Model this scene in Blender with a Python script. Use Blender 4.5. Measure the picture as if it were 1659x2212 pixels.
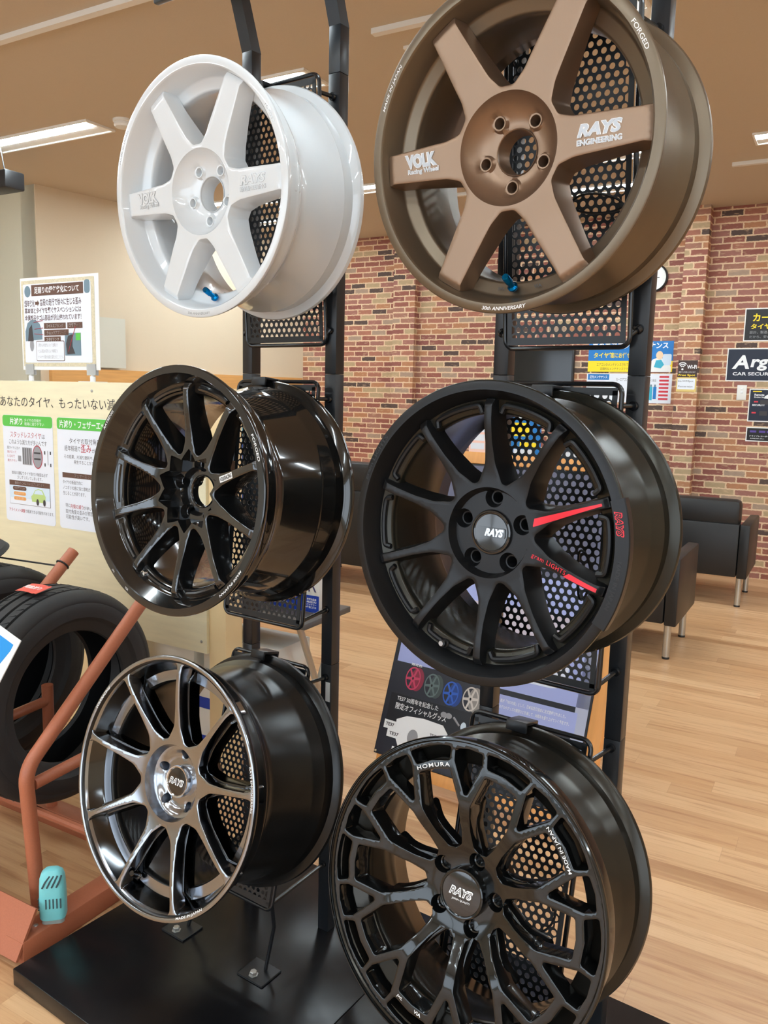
import bpy, bmesh, math, random
import numpy as np
from math import sin, cos, pi, radians, sqrt, atan2, hypot
from mathutils import Vector, Matrix
from mathutils.geometry import delaunay_2d_cdt

for _o in list(bpy.data.objects):
    bpy.data.objects.remove(_o)
SC = bpy.context.scene
COL = SC.collection
random.seed(7)

# ------------------------------------------------------------------ camera
CAMZ = 1.375
cam_d = bpy.data.cameras.new('camera')
cam = bpy.data.objects.new('camera', cam_d)
COL.objects.link(cam)
PITCH, ROLL = 0.143, 0.0235
_u = Vector((sin(ROLL)*cos(PITCH), -cos(ROLL)*cos(PITCH), -sin(PITCH)))
_f = (Vector((0, 0, 1)) - _u*_u.z).normalized()
_r = _f.cross(_u)
_M = Matrix((_r, _f, _u))                       # camera (x right, y down, z forward) -> world
_cx, _cy, _cz = _M @ Vector((1, 0, 0)), _M @ Vector((0, -1, 0)), _M @ Vector((0, 0, -1))
cam.matrix_world = Matrix(((_cx.x, _cy.x, _cz.x, 0), (_cx.y, _cy.y, _cz.y, 0), (_cx.z, _cy.z, _cz.z, CAMZ), (0, 0, 0, 1)))
cam_d.sensor_fit = 'HORIZONTAL'
cam_d.sensor_width = 36.0
cam_d.lens = 1750.0/1659.0*36.0
cam_d.clip_start = 0.05
SC.camera = cam

# ------------------------------------------------------------------ world, exposure
W = bpy.data.worlds.new('world')
SC.world = W
W.use_nodes = True
bgn = W.node_tree.nodes['Background']
bgn.inputs[0].default_value = (0.80, 0.90, 1.0, 1)
WORLD_STRENGTH = 2.7
bgn.inputs[1].default_value = WORLD_STRENGTH
LAMP = 38.0                                      # strength of the ceiling diffusers
SC.view_settings.view_transform = 'Standard'
SC.view_settings.look = 'None'
SC.view_settings.gamma = 1.0
SC.view_settings.use_curve_mapping = False
SC.view_settings.exposure = 0.48
SC.cycles.use_denoising = True
SC.cycles.max_bounces = 8
SC.cycles.diffuse_bounces = 4
SC.cycles.glossy_bounces = 4
SC.cycles.sample_clamp_indirect = 6.0

# ------------------------------------------------------------------ frames of reference
TH = radians(29.5)                              # the room's axes
E1 = Vector((cos(TH), -sin(TH), 0)); E2 = Vector((sin(TH), cos(TH), 0)); EZ = Vector((0, 0, 1))
RA = 0.605                                      # the wheel racks' axes
AX = Vector((cos(RA), -sin(RA), 0)); NX = Vector((-sin(RA), -cos(RA), 0))
ROOM = -TH                                      # rotation of room-aligned things about z
def room(e1, e2, z): return E1*e1 + E2*e2 + EZ*z
def rack(a, n, z): return AX*a + NX*n + EZ*z
def basis(o, x, y, z):
    return Matrix(((x.x, y.x, z.x, o.x), (x.y, y.y, z.y, o.y), (x.z, y.z, z.z, o.z), (0, 0, 0, 1)))
def room_m(e1, e2, z): return basis(room(e1, e2, z), E1, E2, EZ)
def rack_m(a, n, z): return basis(rack(a, n, z), AX, -NX, EZ)   # x along the row, y to the back

# ------------------------------------------------------------------ helpers: objects
def link(name, me, mat=None, parent=None, smooth=None):
    o = bpy.data.objects.new(name, me)
    COL.objects.link(o)
    if mat is not None and hasattr(me, 'materials') and len(me.materials) == 0:
        for m in (mat if isinstance(mat, (list, tuple)) else [mat]): me.materials.append(m)
    if parent is not None: o.parent = parent
    if smooth is not None: smoothen(me, smooth)
    return o
def smoothen(me, ang=35):
    me.polygons.foreach_set('use_smooth', [True]*len(me.polygons))
    me.set_sharp_from_angle(angle=radians(ang))
    me.update()
def tag(o, label, cat, group=None, kind=None):
    o['label'] = label; o['category'] = cat
    if group: o['group'] = group
    if kind: o['kind'] = kind
    return o
def structure(o): o['kind'] = 'structure'; return o
def thing(name, mat4, label, cat, group=None):
    o = bpy.data.objects.new(name, None); COL.objects.link(o)
    o.empty_display_size = .05
    o.matrix_world = mat4
    return tag(o, label, cat, group)

class MB:
    """collects shapes, builds one mesh"""
    def __init__(s): s.v = []; s.f = []; s.m = []; s.ch = []
    def add(s, vs, fs, mi=0):
        b = len(s.v); s.ch.append((b, len(s.f))); s.v += [tuple(p) for p in vs]
        s.f += [tuple(i+b for i in f) for f in fs]; s.m += [mi]*len(fs); return s
    def box(s, x0, x1, y0, y1, z0, z1, mi=0, bev=0.0, mat=None):
        if bev > 0:
            bm = bmesh.new(); bmesh.ops.create_cube(bm, size=1)
            for v in bm.verts:
                v.co = Vector(((x0+x1)/2+v.co.x*(x1-x0), (y0+y1)/2+v.co.y*(y1-y0), (z0+z1)/2+v.co.z*(z1-z0)))
            bmesh.ops.bevel(bm, geom=list(bm.edges), offset=bev, segments=2, affect='EDGES', profile=.5)
            vs = [v.co.copy() for v in bm.verts]; bm.verts.index_update()
            fs = [[v.index for v in f.verts] for f in bm.faces]; bm.free()
        else:
            vs = [Vector(p) for p in ((x0, y0, z0), (x1, y0, z0), (x1, y1, z0), (x0, y1, z0), (x0, y0, z1), (x1, y0, z1), (x1, y1, z1), (x0, y1, z1))]
            fs = [(0, 3, 2, 1), (4, 5, 6, 7), (0, 1, 5, 4), (1, 2, 6, 5), (2, 3, 7, 6), (3, 0, 4, 7)]
        if mat is not None: vs = [mat @ v for v in vs]
        return s.add(vs, fs, mi)
    def tube(s, path, r, seg=10, mi=0, closed=False, caps=True):
        P = [Vector(p) for p in path]; n = len(P)
        rr = r if isinstance(r, (list, tuple)) else [r]*n
        T = []
        for i in range(n):
            if closed: t = P[(i+1) % n]-P[i-1]
            else: t = P[min(i+1, n-1)]-P[max(i-1, 0)]
            T.append(t.normalized())
        ref = Vector((0, 0, 1)) if abs(T[0].z) < .9 else Vector((1, 0, 0))
        nn = (ref - T[0]*ref.dot(T[0])).normalized()
        vs = []
        for i in range(n):
            nn = (nn - T[i]*nn.dot(T[i])).normalized(); b = T[i].cross(nn)
            for k in range(seg):
                a = 2*pi*k/seg; vs.append(P[i]+nn*(cos(a)*rr[i])+b*(sin(a)*rr[i]))
        fs = []
        for i in range(n if closed else n-1):
            j = (i+1) % n
            for k in range(seg):
                l = (k+1) % seg; fs.append((i*seg+k, i*seg+l, j*seg+l, j*seg+k))
        if caps and not closed:
            fs.append(tuple(reversed(range(seg)))); fs.append(tuple((n-1)*seg+k for k in range(seg)))
        return s.add(vs, fs, mi)
    def lathe(s, prof, seg=64, mi=0, mat=None, closed=False, capa=False, capb=False):
        """prof: (r, z) pairs turned round the z axis"""
        n = len(prof); vs = []; fs = []
        for r, z in prof:
            for k in range(seg):
                a = 2*pi*k/seg; vs.append(Vector((r*cos(a), r*sin(a), z)))
        for i in range(n if closed else n-1):
            j = (i+1) % n
            for k in range(seg):
                l = (k+1) % seg; fs.append((i*seg+k, i*seg+l, j*seg+l, j*seg+k))
        if capa: fs.append(tuple(reversed(range(seg))))
        if capb: fs.append(tuple((n-1)*seg+k for k in range(seg)))
        if mat is not None: vs = [mat @ v for v in vs]
        return s.add(vs, fs, mi)
    def prism(s, poly, z0, z1, mi=0, mat=None):
        n = len(poly)
        vs = [Vector((x, y, z0)) for x, y in poly]+[Vector((x, y, z1)) for x, y in poly]
        fs = [tuple(reversed(range(n))), tuple(range(n, 2*n))]+[(i, (i+1) % n, n+(i+1) % n, n+i) for i in range(n)]
        if mat is not None: vs = [mat @ v for v in vs]
        return s.add(vs, fs, mi)
    def mesh(s, name='mesh', recalc=True):
        me = bpy.data.meshes.new(name); me.from_pydata(s.v, [], s.f)
        me.polygons.foreach_set('material_index', s.m)
        if recalc:
            bm = bmesh.new(); bm.from_mesh(me); bmesh.ops.recalc_face_normals(bm, faces=bm.faces); bm.to_mesh(me); bm.free()
        me.update(); return me
    def build(s, name, mat, parent=None, smooth=35):
        me = s.mesh(name)
        return link(name, me, mat, parent, smooth)

def rounded_rect(w, h, r, seg=6, cx=0, cy=0):
    p = []
    for (sx, sy, a0) in ((1, 1, 0), (-1, 1, 90), (-1, -1, 180), (1, -1, 270)):
        for k in range(seg+1):
            a = radians(a0+90*k/seg); p.append((cx+sx*(w/2-r)+r*cos(a), cy+sy*(h/2-r)+r*sin(a)))
    return p
def bend_path(pts, rad, seg=6):
    """polyline with its corners rounded"""
    P = [Vector(p) for p in pts]; out = [P[0]]
    for i in range(1, len(P)-1):
        a, b, c = P[i-1], P[i], P[i+1]
        d1, d2 = (a-b).normalized(), (c-b).normalized()
        half = d1.angle(d2)/2
        t = min(rad/max(math.tan(half), 1e-4), (a-b).length*.49, (c-b).length*.49)
        p1, p2 = b+d1*t, b+d2*t
        for k in range(seg+1):
            q = k/seg; out.append(p1*(1-q)**2 + b*2*q*(1-q) + p2*q*q)
    out.append(P[-1]); return out

# ------------------------------------------------------------------ helpers: lettering
_tc = {}
def text_data(s, bold=0.0, shear=0.0, space=1.0):
    key = (s, bold, shear, space)
    if key in _tc: return _tc[key]
    cu = bpy.data.curves.new('txt', 'FONT'); cu.body = s; cu.size = 1
    cu.offset = bold; cu.shear = shear; cu.space_character = space; cu.resolution_u = 3
    ob = bpy.data.objects.new('txt', cu); COL.objects.link(ob)
    dg = bpy.context.evaluated_depsgraph_get(); dg.update()
    me = bpy.data.meshes.new_from_object(ob.evaluated_get(dg))
    vs = [v.co.copy() for v in me.vertices]; fs = [tuple(p.vertices) for p in me.polygons]
    bpy.data.objects.remove(ob); bpy.data.curves.remove(cu); bpy.data.meshes.remove(me)
    if not vs: vs = [Vector((0, 0, 0))]
    x0 = min(v.x for v in vs); x1 = max(v.x for v in vs); y0 = min(v.y for v in vs); y1 = max(v.y for v in vs)
    _tc[key] = (vs, fs, x0, x1, y0, y1); return _tc[key]
def text_fit(mb, s, x, y, w=None, h=None, z=0.0, align='c', bold=0.0, shear=0.0, space=1.0, mi=0, rot=0.0, mat=None, maxw=None):
    """writes s with its ink box fitted: h = ink height, w = ink width (either may be free)"""
    vs, fs, x0, x1, y0, y1 = text_data(s, bold, shear, space)
    iw, ih = max(x1-x0, 1e-6), max(y1-y0, 1e-6)
    if h is None: sx = sy = w/iw
    elif w is None: sx = sy = h/ih
    else: sx, sy = w/iw, h/ih
    if maxw and sx*iw > maxw: sx = maxw/iw
    ox = {'c': -(x0+x1)/2, 'l': -x0, 'r': -x1}[align]
    out = []
    for v in vs:
        px, py = (v.x+ox)*sx, (v.y-(y0+y1)/2)*sy
        if rot: px, py = px*cos(rot)-py*sin(rot), px*sin(rot)+py*cos(rot)
        p = Vector((x+px, y+py, z))
        out.append(mat @ p if mat is not None else p)
    mb.add(out, fs, mi)
def text_arc(mb, s, r, phi, h, zf, bold=0.0, shear=0.0, space=1.0, mi=0, w=None, inward=False):
    """writes s round a circle of radius r about the origin, centred on angle phi (radians), read clockwise unless inward"""
    vs, fs, x0, x1, y0, y1 = text_data(s, bold, shear, space)
    sy = h/max(y1-y0, 1e-6); sx = sy if w is None else w/(x1-x0)
    out = []
    for v in vs:
        px = (v.x-(x0+x1)/2)*sx; py = (v.y-(y0+y1)/2)*sy
        if inward: a = phi + px/r; rr = r-py
        else: a = phi - px/r; rr = r+py
        out.append(Vector((rr*cos(a), rr*sin(a), zf)))
    mb.add(out, fs, mi)

# ------------------------------------------------------------------ helpers: materials
def mat(name, color, rough=.5, metal=0.0, coat=0.0, coat_rough=.05, spec=.5, emit=None, es=1.0, trans=0.0, ior=1.45, alpha=1.0):
    m = bpy.data.materials.new(name); m.use_nodes = True
    b = m.node_tree.nodes['Principled BSDF']; I = b.inputs
    I['Base Color'].default_value = (*color, 1); I['Roughness'].default_value = rough; I['Metallic'].default_value = metal
    I['Coat Weight'].default_value = coat; I['Coat Roughness'].default_value = coat_rough
    I['Specular IOR Level'].default_value = spec; I['Transmission Weight'].default_value = trans; I['IOR'].default_value = ior
    I['Alpha'].default_value = alpha
    if emit: I['Emission Color'].default_value = (*emit, 1); I['Emission Strength'].default_value = es
    return m
def srgb(r, g, b):
    f = lambda c: (c/255/12.92) if c/255 <= .04045 else ((c/255+.055)/1.055)**2.4
    return (f(r), f(g), f(b))
def nodes(m): return m.node_tree.nodes, m.node_tree.links, m.node_tree.nodes['Principled BSDF']
def noise_bump(m, scale=200, strength=.05, dist=.001, rough_var=0.0, col_var=0.0, detail=3, stretch=None):
    N, L, b = nodes(m)
    tc = N.new('ShaderNodeTexCoord'); nz = N.new('ShaderNodeTexNoise'); nz.inputs['Scale'].default_value = scale; nz.inputs['Detail'].default_value = detail
    if stretch:
        mp = N.new('ShaderNodeMapping'); mp.inputs['Scale'].default_value = stretch
        L.new(tc.outputs['Object'], mp.inputs['Vector']); L.new(mp.outputs['Vector'], nz.inputs['Vector'])
    else: L.new(tc.outputs['Object'], nz.inputs['Vector'])
    if strength:
        bp = N.new('ShaderNodeBump'); bp.inputs['Strength'].default_value = strength; bp.inputs['Distance'].default_value = dist
        L.new(nz.outputs['Fac'], bp.inputs['Height']); L.new(bp.outputs['Normal'], b.inputs['Normal'])
    if rough_var:
        mr = N.new('ShaderNodeMapRange'); r0 = b.inputs['Roughness'].default_value
        mr.inputs['To Min'].default_value = max(0, r0-rough_var); mr.inputs['To Max'].default_value = r0+rough_var
        L.new(nz.outputs['Fac'], mr.inputs['Value']); L.new(mr.outputs['Result'], b.inputs['Roughness'])
    if col_var:
        c = tuple(b.inputs['Base Color'].default_value)
        cr = N.new('ShaderNodeValToRGB'); cr.color_ramp.elements[0].position = .3; cr.color_ramp.elements[1].position = .7
        cr.color_ramp.elements[0].color = tuple(x*(1-col_var) for x in c[:3])+(1,)
        cr.color_ramp.elements[1].color = tuple(min(1, x*(1+col_var)) for x in c[:3])+(1,)
        L.new(nz.outputs['Fac'], cr.inputs['Fac']); L.new(cr.outputs['Color'], b.inputs['Base Color'])
    return m

M = {}
M['black_steel'] = noise_bump(mat('black_steel', (.012, .014, .017), .32, 0, spec=.55), 900, .03, .0003, rough_var=.05)
M['black_rod'] = mat('black_rod', (.008, .009, .011), .22, 0, spec=.6)
M['black_sheet'] = mat('black_sheet', (.010, .012, .014), .33, 0, spec=.5)
M['plate_black'] = noise_bump(mat('plate_black', (.006, .006, .007), .24, 0, spec=.32), 40, .02, .0004, rough_var=.06)
M['zinc'] = mat('zinc', (.45, .46, .45), .4, .9)
M['white_pearl'] = noise_bump(mat('white_pearl', (.655, .695, .725), .28, 0, coat=1.0, coat_rough=.03), 1500, .04, .0002)
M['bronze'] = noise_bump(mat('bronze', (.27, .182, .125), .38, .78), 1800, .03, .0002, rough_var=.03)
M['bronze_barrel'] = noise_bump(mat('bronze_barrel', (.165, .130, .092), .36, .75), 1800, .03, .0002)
M['gunmetal'] = mat('gunmetal', (.055, .058, .062), .17, .9, coat=.8, coat_rough=.03)
M['gloss_black'] = mat('gloss_black', (.008, .008, .008), .12, .2, coat=.8, coat_rough=.04)
M['satin_black'] = noise_bump(mat('satin_black', (.016, .0165, .018), .32, .5), 1800, .02, .0002)
M['satin_barrel'] = mat('satin_barrel', (.030, .028, .022), .24, .6)
M['hyper_silver'] = mat('hyper_silver', (.34, .36, .395), .15, 1.0)
M['dark_chrome'] = mat('dark_chrome', (.075, .078, .082), .13, 1.0)
M['barrel_black'] = mat('barrel_black', (.008, .008, .008), .25, .15)
M['mesh_black'] = mat('mesh_black', (.030, .032, .033), .13, .85, coat=.5, coat_rough=.03)
M['mesh_barrel'] = mat('mesh_barrel', (.034, .031, .026), .22, .7)
M['letter_white'] = mat('letter_white', (.85, .86, .87), .4)
M['letter_silver'] = mat('letter_silver', (.62, .66, .70), .22, .7)
M['letter_red'] = mat('letter_red', srgb(226, 44, 62), .4)
M['engrave_dark'] = mat('engrave_dark', (.006, .006, .007), .3)
M['engrave_grey'] = mat('engrave_grey', (.42, .43, .45), .3, .6)
M['blue_anodised'] = mat('blue_anodised', (.0, .16, .42), .2, .9)
M['cap_black'] = mat('cap_black', (.006, .006, .007), .10, 0, coat=1)
M['chrome'] = mat('chrome', (.62, .63, .65), .14, 1.0)
M['rubber'] = noise_bump(mat('rubber', (.020, .020, .021), .62), 300, .08, .0008, rough_var=.08)
M['rubber_inner'] = mat('rubber_inner', (.012, .013, .015), .45)
M['orange_tube'] = noise_bump(mat('orange_tube', srgb(172, 102, 74), .40), 300, .03, .0005, col_var=.05)
M['white_card'] = mat('white_card', (.82, .82, .80), .45)
M['cream_ply'] = noise_bump(mat('cream_ply', srgb(226, 216, 182), .5), 6, .0, .001, col_var=.05, stretch=(1, 1, 9))
M['cream_post'] = mat('cream_post', srgb(232, 206, 158), .5)
M['black_leather'] = noise_bump(mat('black_leather', (.012, .012, .0125), .40), 260, .12, .0008, rough_var=.06)
M['brushed_leg'] = mat('brushed_leg', (.55, .55, .52), .38, .9)
M['screen'] = mat('screen', (.012, .013, .015), .08, 0, spec=.6)
M['plastic_black'] = mat('plastic_black', (.015, .015, .016), .4)
M['plastic_white'] = mat('plastic_white', (.78, .77, .73), .45)

# ------------------------------------------------------------------ wall, floor and ceiling materials
class NG:
    def __init__(s, m): s.N = m.node_tree.nodes; s.L = m.node_tree.links
    def math(s, op, a, b=None, c=None, clamp=False):
        n = s.N.new('ShaderNodeMath'); n.operation = op; n.use_clamp = clamp
        for i, v in enumerate((a, b, c)):
            if v is None: continue
            if isinstance(v, (int, float)): n.inputs[i].default_value = v
            else: s.L.new(v, n.inputs[i])
        return n.outputs[0]
    def comb(s, x, y, z=0.0):
        n = s.N.new('ShaderNodeCombineXYZ')
        for i, v in enumerate((x, y, z)):
            if isinstance(v, (int, float)): n.inputs[i].default_value = v
            else: s.L.new(v, n.inputs[i])
        return n.outputs[0]
    def sep(s, v):
        n = s.N.new('ShaderNodeSeparateXYZ'); s.L.new(v, n.inputs[0]); return n.outputs
    def noise(s, v, scale, detail=3, rough=.5):
        n = s.N.new('ShaderNodeTexNoise'); n.inputs['Scale'].default_value = scale; n.inputs['Detail'].default_value = detail; n.inputs['Roughness'].default_value = rough
        s.L.new(v, n.inputs['Vector']); return n.outputs['Fac']
    def white(s, v):
        n = s.N.new('ShaderNodeTexWhiteNoise'); n.noise_dimensions = '3D'; s.L.new(v, n.inputs['Vector']); return n.outputs['Value']
    def ramp(s, f, stops, const=False):
        n = s.N.new('ShaderNodeValToRGB'); cr = n.color_ramp
        if const: cr.interpolation = 'CONSTANT'
        while len(cr.elements) < len(stops): cr.elements.new(.5)
        for e, (p, c) in zip(cr.elements, stops): e.position = p; e.color = (*c, 1)
        s.L.new(f, n.inputs[0]); return n.outputs[0]
    def mix(s, f, a, b, mode='MIX'):
        n = s.N.new('ShaderNodeMix'); n.data_type = 'RGBA'; n.blend_type = mode
        for i, v in ((0, f), (6, a), (7, b)):
            if isinstance(v, (int, float)): n.inputs[i].default_value = v
            elif isinstance(v, tuple): n.inputs[i].default_value = (*v, 1)
            else: s.L.new(v, n.inputs[i])
        return n.outputs[2]

def brick_material():
    m = mat('brick_wallpaper', (.5, .3, .2), .75); g = NG(m)
    tc = g.N.new('ShaderNodeTexCoord'); X, Y, Z = g.sep(tc.outputs['Object'])
    wob = g.noise(tc.outputs['Object'], 55, 2); wob2 = g.noise(g.comb(Z, X, Y), 48, 2)
    x = g.math('ADD', g.math('ADD', X, Y), g.math('MULTIPLY', g.math('SUBTRACT', wob, .5), .012))
    z = g.math('ADD', Z, g.math('MULTIPLY', g.math('SUBTRACT', wob2, .5), .010))
    bw, bh = .162, .0500
    v = g.math('DIVIDE', z, bh); row = g.math('FLOOR', v); fv = g.math('SUBTRACT', v, row)
    jit = g.white(g.comb(row, 3.3, 0.0))
    u = g.math('ADD', g.math('DIVIDE', x, bw), g.math('ADD', g.math('MULTIPLY', row, .5), g.math('MULTIPLY', jit, .3)))
    col = g.math('FLOOR', u); fu = g.math('SUBTRACT', u, col)
    rnd = g.white(g.comb(col, row, 1.7)); rnd2 = g.white(g.comb(row, col, 5.1))
    eu = g.math('MULTIPLY', g.math('MINIMUM', fu, g.math('SUBTRACT', 1.0, fu)), bw)
    ev = g.math('MULTIPLY', g.math('MINIMUM', fv, g.math('SUBTRACT', 1.0, fv)), bh)
    ed = g.math('MINIMUM', eu, ev)
    mask = g.math('MULTIPLY', g.math('SUBTRACT', ed, .0048), 700, clamp=True)
    base = g.ramp(rnd, [(0.0, srgb(152, 92, 78)), (.16, srgb(172, 112, 92)), (.32, srgb(164, 110, 98)), (.45, srgb(184, 128, 92)), (.58, srgb(146, 88, 78)), (.68, srgb(186, 160, 124)), (.78, srgb(166, 116, 98)), (.88, srgb(88, 70, 64)), (.95, srgb(172, 146, 126))], True)
    mott = g.noise(g.comb(g.math('ADD', X, Y), g.math('MULTIPLY', Z, 2.0), rnd2), 26, 4, .65)
    base = g.mix(g.math('MULTIPLY', g.math('SUBTRACT', mott, .42), 2.2, clamp=True), g.mix(.18, base, (.02, .012, .01)), base)
    patch = g.math('MULTIPLY', g.math('SUBTRACT', g.noise(g.comb(g.math('ADD', X, Y), g.math('MULTIPLY', Z, 2.5), g.math('ADD', rnd2, 9.0)), 17, 2), .60), 8, clamp=True)
    base = g.mix(g.math('MULTIPLY', patch, .45), base, srgb(205, 172, 138))
    colr = g.mix(mask, srgb(216, 186, 152), base)
    b = g.N['Principled BSDF']; g.L.new(colr, b.inputs['Base Color'])
    return m

def floor_material():
    m = mat('wood_floor', (.5, .3, .15), .30, spec=.45); g = NG(m)
    tc = g.N.new('ShaderNodeTexCoord'); X, Y, Z = g.sep(tc.outputs['Object'])
    pw, pl = .0925, .92
    v = g.math('DIVIDE', Y, pw); row = g.math('FLOOR', v); fv = g.math('SUBTRACT', v, row)
    off = g.white(g.comb(row, 1.1, 0.0))
    u = g.math('ADD', g.math('DIVIDE', X, pl), off); col = g.math('FLOOR', u); fu = g.math('SUBTRACT', u, col)
    rnd = g.white(g.comb(col, row, 2.2))
    base = g.ramp(rnd, [(0, srgb(180, 136, 96)), (.35, srgb(200, 157, 115)), (.7, srgb(213, 173, 131)), (1, srgb(194, 149, 106))])
    gv = g.comb(g.math('MULTIPLY', X, 1.3), g.math('MULTIPLY', Y, 22.0), g.math('MULTIPLY', rnd, 30.0))
    grain = g.noise(gv, 2.2, 6, .62)
    fine = g.noise(g.comb(g.math('MULTIPLY', X, 3.0), g.math('MULTIPLY', Y, 90.0), rnd), 3.0, 4, .6)
    base = g.mix(g.math('MULTIPLY', g.math('SUBTRACT', grain, .52), 3.2, clamp=True), base, srgb(150, 96, 58))
    base = g.mix(g.math('MULTIPLY', g.math('SUBTRACT', .44, grain), 2.2, clamp=True), base, srgb(222, 184, 140))
    base = g.mix(g.math('MULTIPLY', g.math('SUBTRACT', fine, .5), 1.0, clamp=True), base, srgb(160, 108, 70))
    ends = g.math('MULTIPLY', g.math('MINIMUM', fu, g.math('SUBTRACT', 1.0, fu)), pl)
    sides = g.math('MULTIPLY', g.math('MINIMUM', fv, g.math('SUBTRACT', 1.0, fv)), pw)
    seam = g.math('SUBTRACT', 1.0, g.math('MULTIPLY', g.math('MINIMUM', ends, g.math('ADD', sides, .0003)), 1000, clamp=True))
    base = g.mix(g.math('MULTIPLY', seam, .35), base, srgb(110, 70, 44))
    b = g.N['Principled BSDF']; g.L.new(base, b.inputs['Base Color'])
    rg = g.math('ADD', .24, g.math('MULTIPLY', grain, .14)); g.L.new(rg, b.inputs['Roughness'])
    return m

def paint(name, c, rough=.8):
    return noise_bump(mat(name, c, rough), 220, .05, .0012, col_var=.015)

M['brick'] = brick_material()
M['floor'] = floor_material()
M['ceiling'] = paint('ceiling_paper', srgb(200, 186, 166), .85)
M['wall_beige'] = paint('wall_beige', srgb(214, 198, 172), .8)
M['wall_pale'] = paint('wall_pale', srgb(214, 214, 196), .7)
M['wood_band'] = noise_bump(mat('wood_band', srgb(214, 160, 96), .45), 5, 0, .001, col_var=.08, stretch=(1, 1, 14))
M['wood_frame'] = noise_bump(mat('wood_frame', srgb(226, 160, 92), .45), 5, 0, .001, col_var=.06, stretch=(12, 1, 1))
M['diffuser'] = mat('lamp_diffuser', (.9, .9, .86), .5, emit=(.80, .93, 1.0), es=LAMP)
M['lamp_white'] = mat('lamp_housing', (.86, .85, .80), .4)

# ------------------------------------------------------------------ the room
CEIL = 2.875
RM = room_m(0, 0, 0)
def rbox(name, x0, x1, y0, y1, z0, z1, m):
    o = MB().box(x0, x1, y0, y1, z0, z1).build(name, m, None, None); o.matrix_world = RM; return structure(o)
rbox('floor', -7.2, 5.2, -4.6, 7.1, -.12, 0, M['floor'])
rbox('ceiling', -7.2, 5.2, -4.6, 7.1, CEIL, CEIL+.1, M['ceiling'])
rbox('wall_back', -5.2, 5.2, 6.95, 7.1, 0, CEIL, M['brick'])
rbox('trim_1', -3.84, -3.61, 6.87, 6.95, 0, CEIL, M['brick'])
rbox('trim_2', -1.225, -1.054, 6.82, 6.95, 0, CEIL, M['brick'])
_wl = MB().prism([(-5.43, 4.19), (-4.93, 6.96), (-5.2, 7.1), (-5.6, 4.19)], 0, CEIL).build('wall_left', M['wall_beige'], None, None)
_wl.matrix_world = RM; structure(_wl)
rbox('wall_side', -7.2, -5.44, 4.19, 4.33, 0, CEIL, M['wall_pale'])
rbox('wall_far_left', -7.2, -7.06, -4.6, 4.19, 0, CEIL, M['wall_beige'])
rbox('wall_right', 5.06, 5.2, -4.6, 6.95, 0, CEIL, M['wall_beige'])
# the shop front behind the camera: sill, lintel and piers round two wide window openings
_f = MB()
for a, b, c, d in ((-7.06, 5.06, 0, .25), (-7.06, 5.06, 2.5, CEIL), (-7.06, -6.2, .25, 2.5), (-1.3, -.9, .25, 2.5), (4.3, 5.06, .25, 2.5)):
    _f.box(a, b, -4.6, -4.45, c, d)
_o = _f.build('wall_front', M['wall_pale'], None, None); _o.matrix_world = RM; structure(_o)
for i, (a, b) in enumerate(((-6.2, -1.3), (-.9, 4.3))):
    w = MB()
    for k in range(4):
        xx = a+(b-a)*k/3; w.box(max(a, xx-.03), min(b, xx+.03), -4.56, -4.49, .25, 2.5)
    w.box(a, b, -4.56, -4.49, .25, .31); w.box(a, b, -4.56, -4.49, 2.44, 2.5)
    o = w.build('window_%d' % (i+1), M['zinc'], None, None); o.matrix_world = RM; structure(o)
# left wall joinery: a wooden rail
_d = (room(-4.93, 6.96, 0)-room(-5.43, 4.19, 0)).normalized()
LWM = basis(room(-5.43, 4.19, 0), _d, EZ.cross(_d), EZ)        # x along the left wall
_o = MB().box(.06, 2.75, -.05, -.002, 0, 1.53).build('trim_3', M['wood_band'], None, None); _o.matrix_world = LWM; structure(_o)

# ------------------------------------------------------------------ ceiling fittings
def fixture(e1, e2, label):
    t = thing('ceiling_light', room_m(e1, e2, CEIL), label, 'ceiling light', 'recessed ceiling lights')
    h = MB(); L_, w = 1.0, .19
    h.box(-L_/2-.012, L_/2+.012, -w/2-.012, -w/2, -.012, .002); h.box(-L_/2-.012, L_/2+.012, w/2, w/2+.012, -.012, .002)
    h.box(-L_/2-.012, -L_/2, -w/2, w/2, -.012, .002); h.box(L_/2, L_/2+.012, -w/2, w/2, -.012, .002)
    h.build('lamp_frame', M['lamp_white'], t, None)
    MB().box(-L_/2, L_/2, -.0, w/2, -.004, -.002).build('reflector', M['lamp_white'], t, None)
    MB().box(-L_/2+.005, L_/2-.05, -w/2+.004, -.004, -.010, -.003).build('diffuser', M['diffuser'], t, None)
    return t
LIGHTS = [(-4.39, 3.45, 'long ceiling light at the left edge above the smoke detector'),
 (-2.86, 3.40, 'ceiling light seen just over the perforated panel of the white wheel'),
 (-1.31, 3.40, 'ceiling light peeping out at the top right behind the bronze wheel panel'),
 (-4.39, 5.28, 'far ceiling light seen through the centre hole of the white wheel'),
 (-2.86, 5.32, 'far ceiling light seen through the left spokes of the bronze wheel'),
 (-1.36, 5.25, 'far ceiling light showing as white dots through the upper right of the bronze wheel'),
 (-.10, 5.27, 'ceiling light at the right edge of the picture'),
 (-4.39, 5.95, 'added far lamp standing for a reflection among the lower spokes of the white wheel'),  # lamp added where the bright spot is a reflection
 (-1.70, 6.02, 'added far lamp standing for reflections, white dots in a row through the bronze wheel')]  # this far lamp is added too, in place of the reflected row of dots
for a, b, l in LIGHTS: fixture(a, b, l)
for b in (1.3, -.7, -2.7):
    for a in (-5.4, -3.9, -2.3, -.75, .8, 2.35, 3.9):
        fixture(a, b, 'ceiling light over the shop floor behind the viewer')
for a in (.8, 2.35, 3.9):
    for b in (3.4, 5.3): fixture(a, b, 'ceiling light out of the picture on the right')
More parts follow.
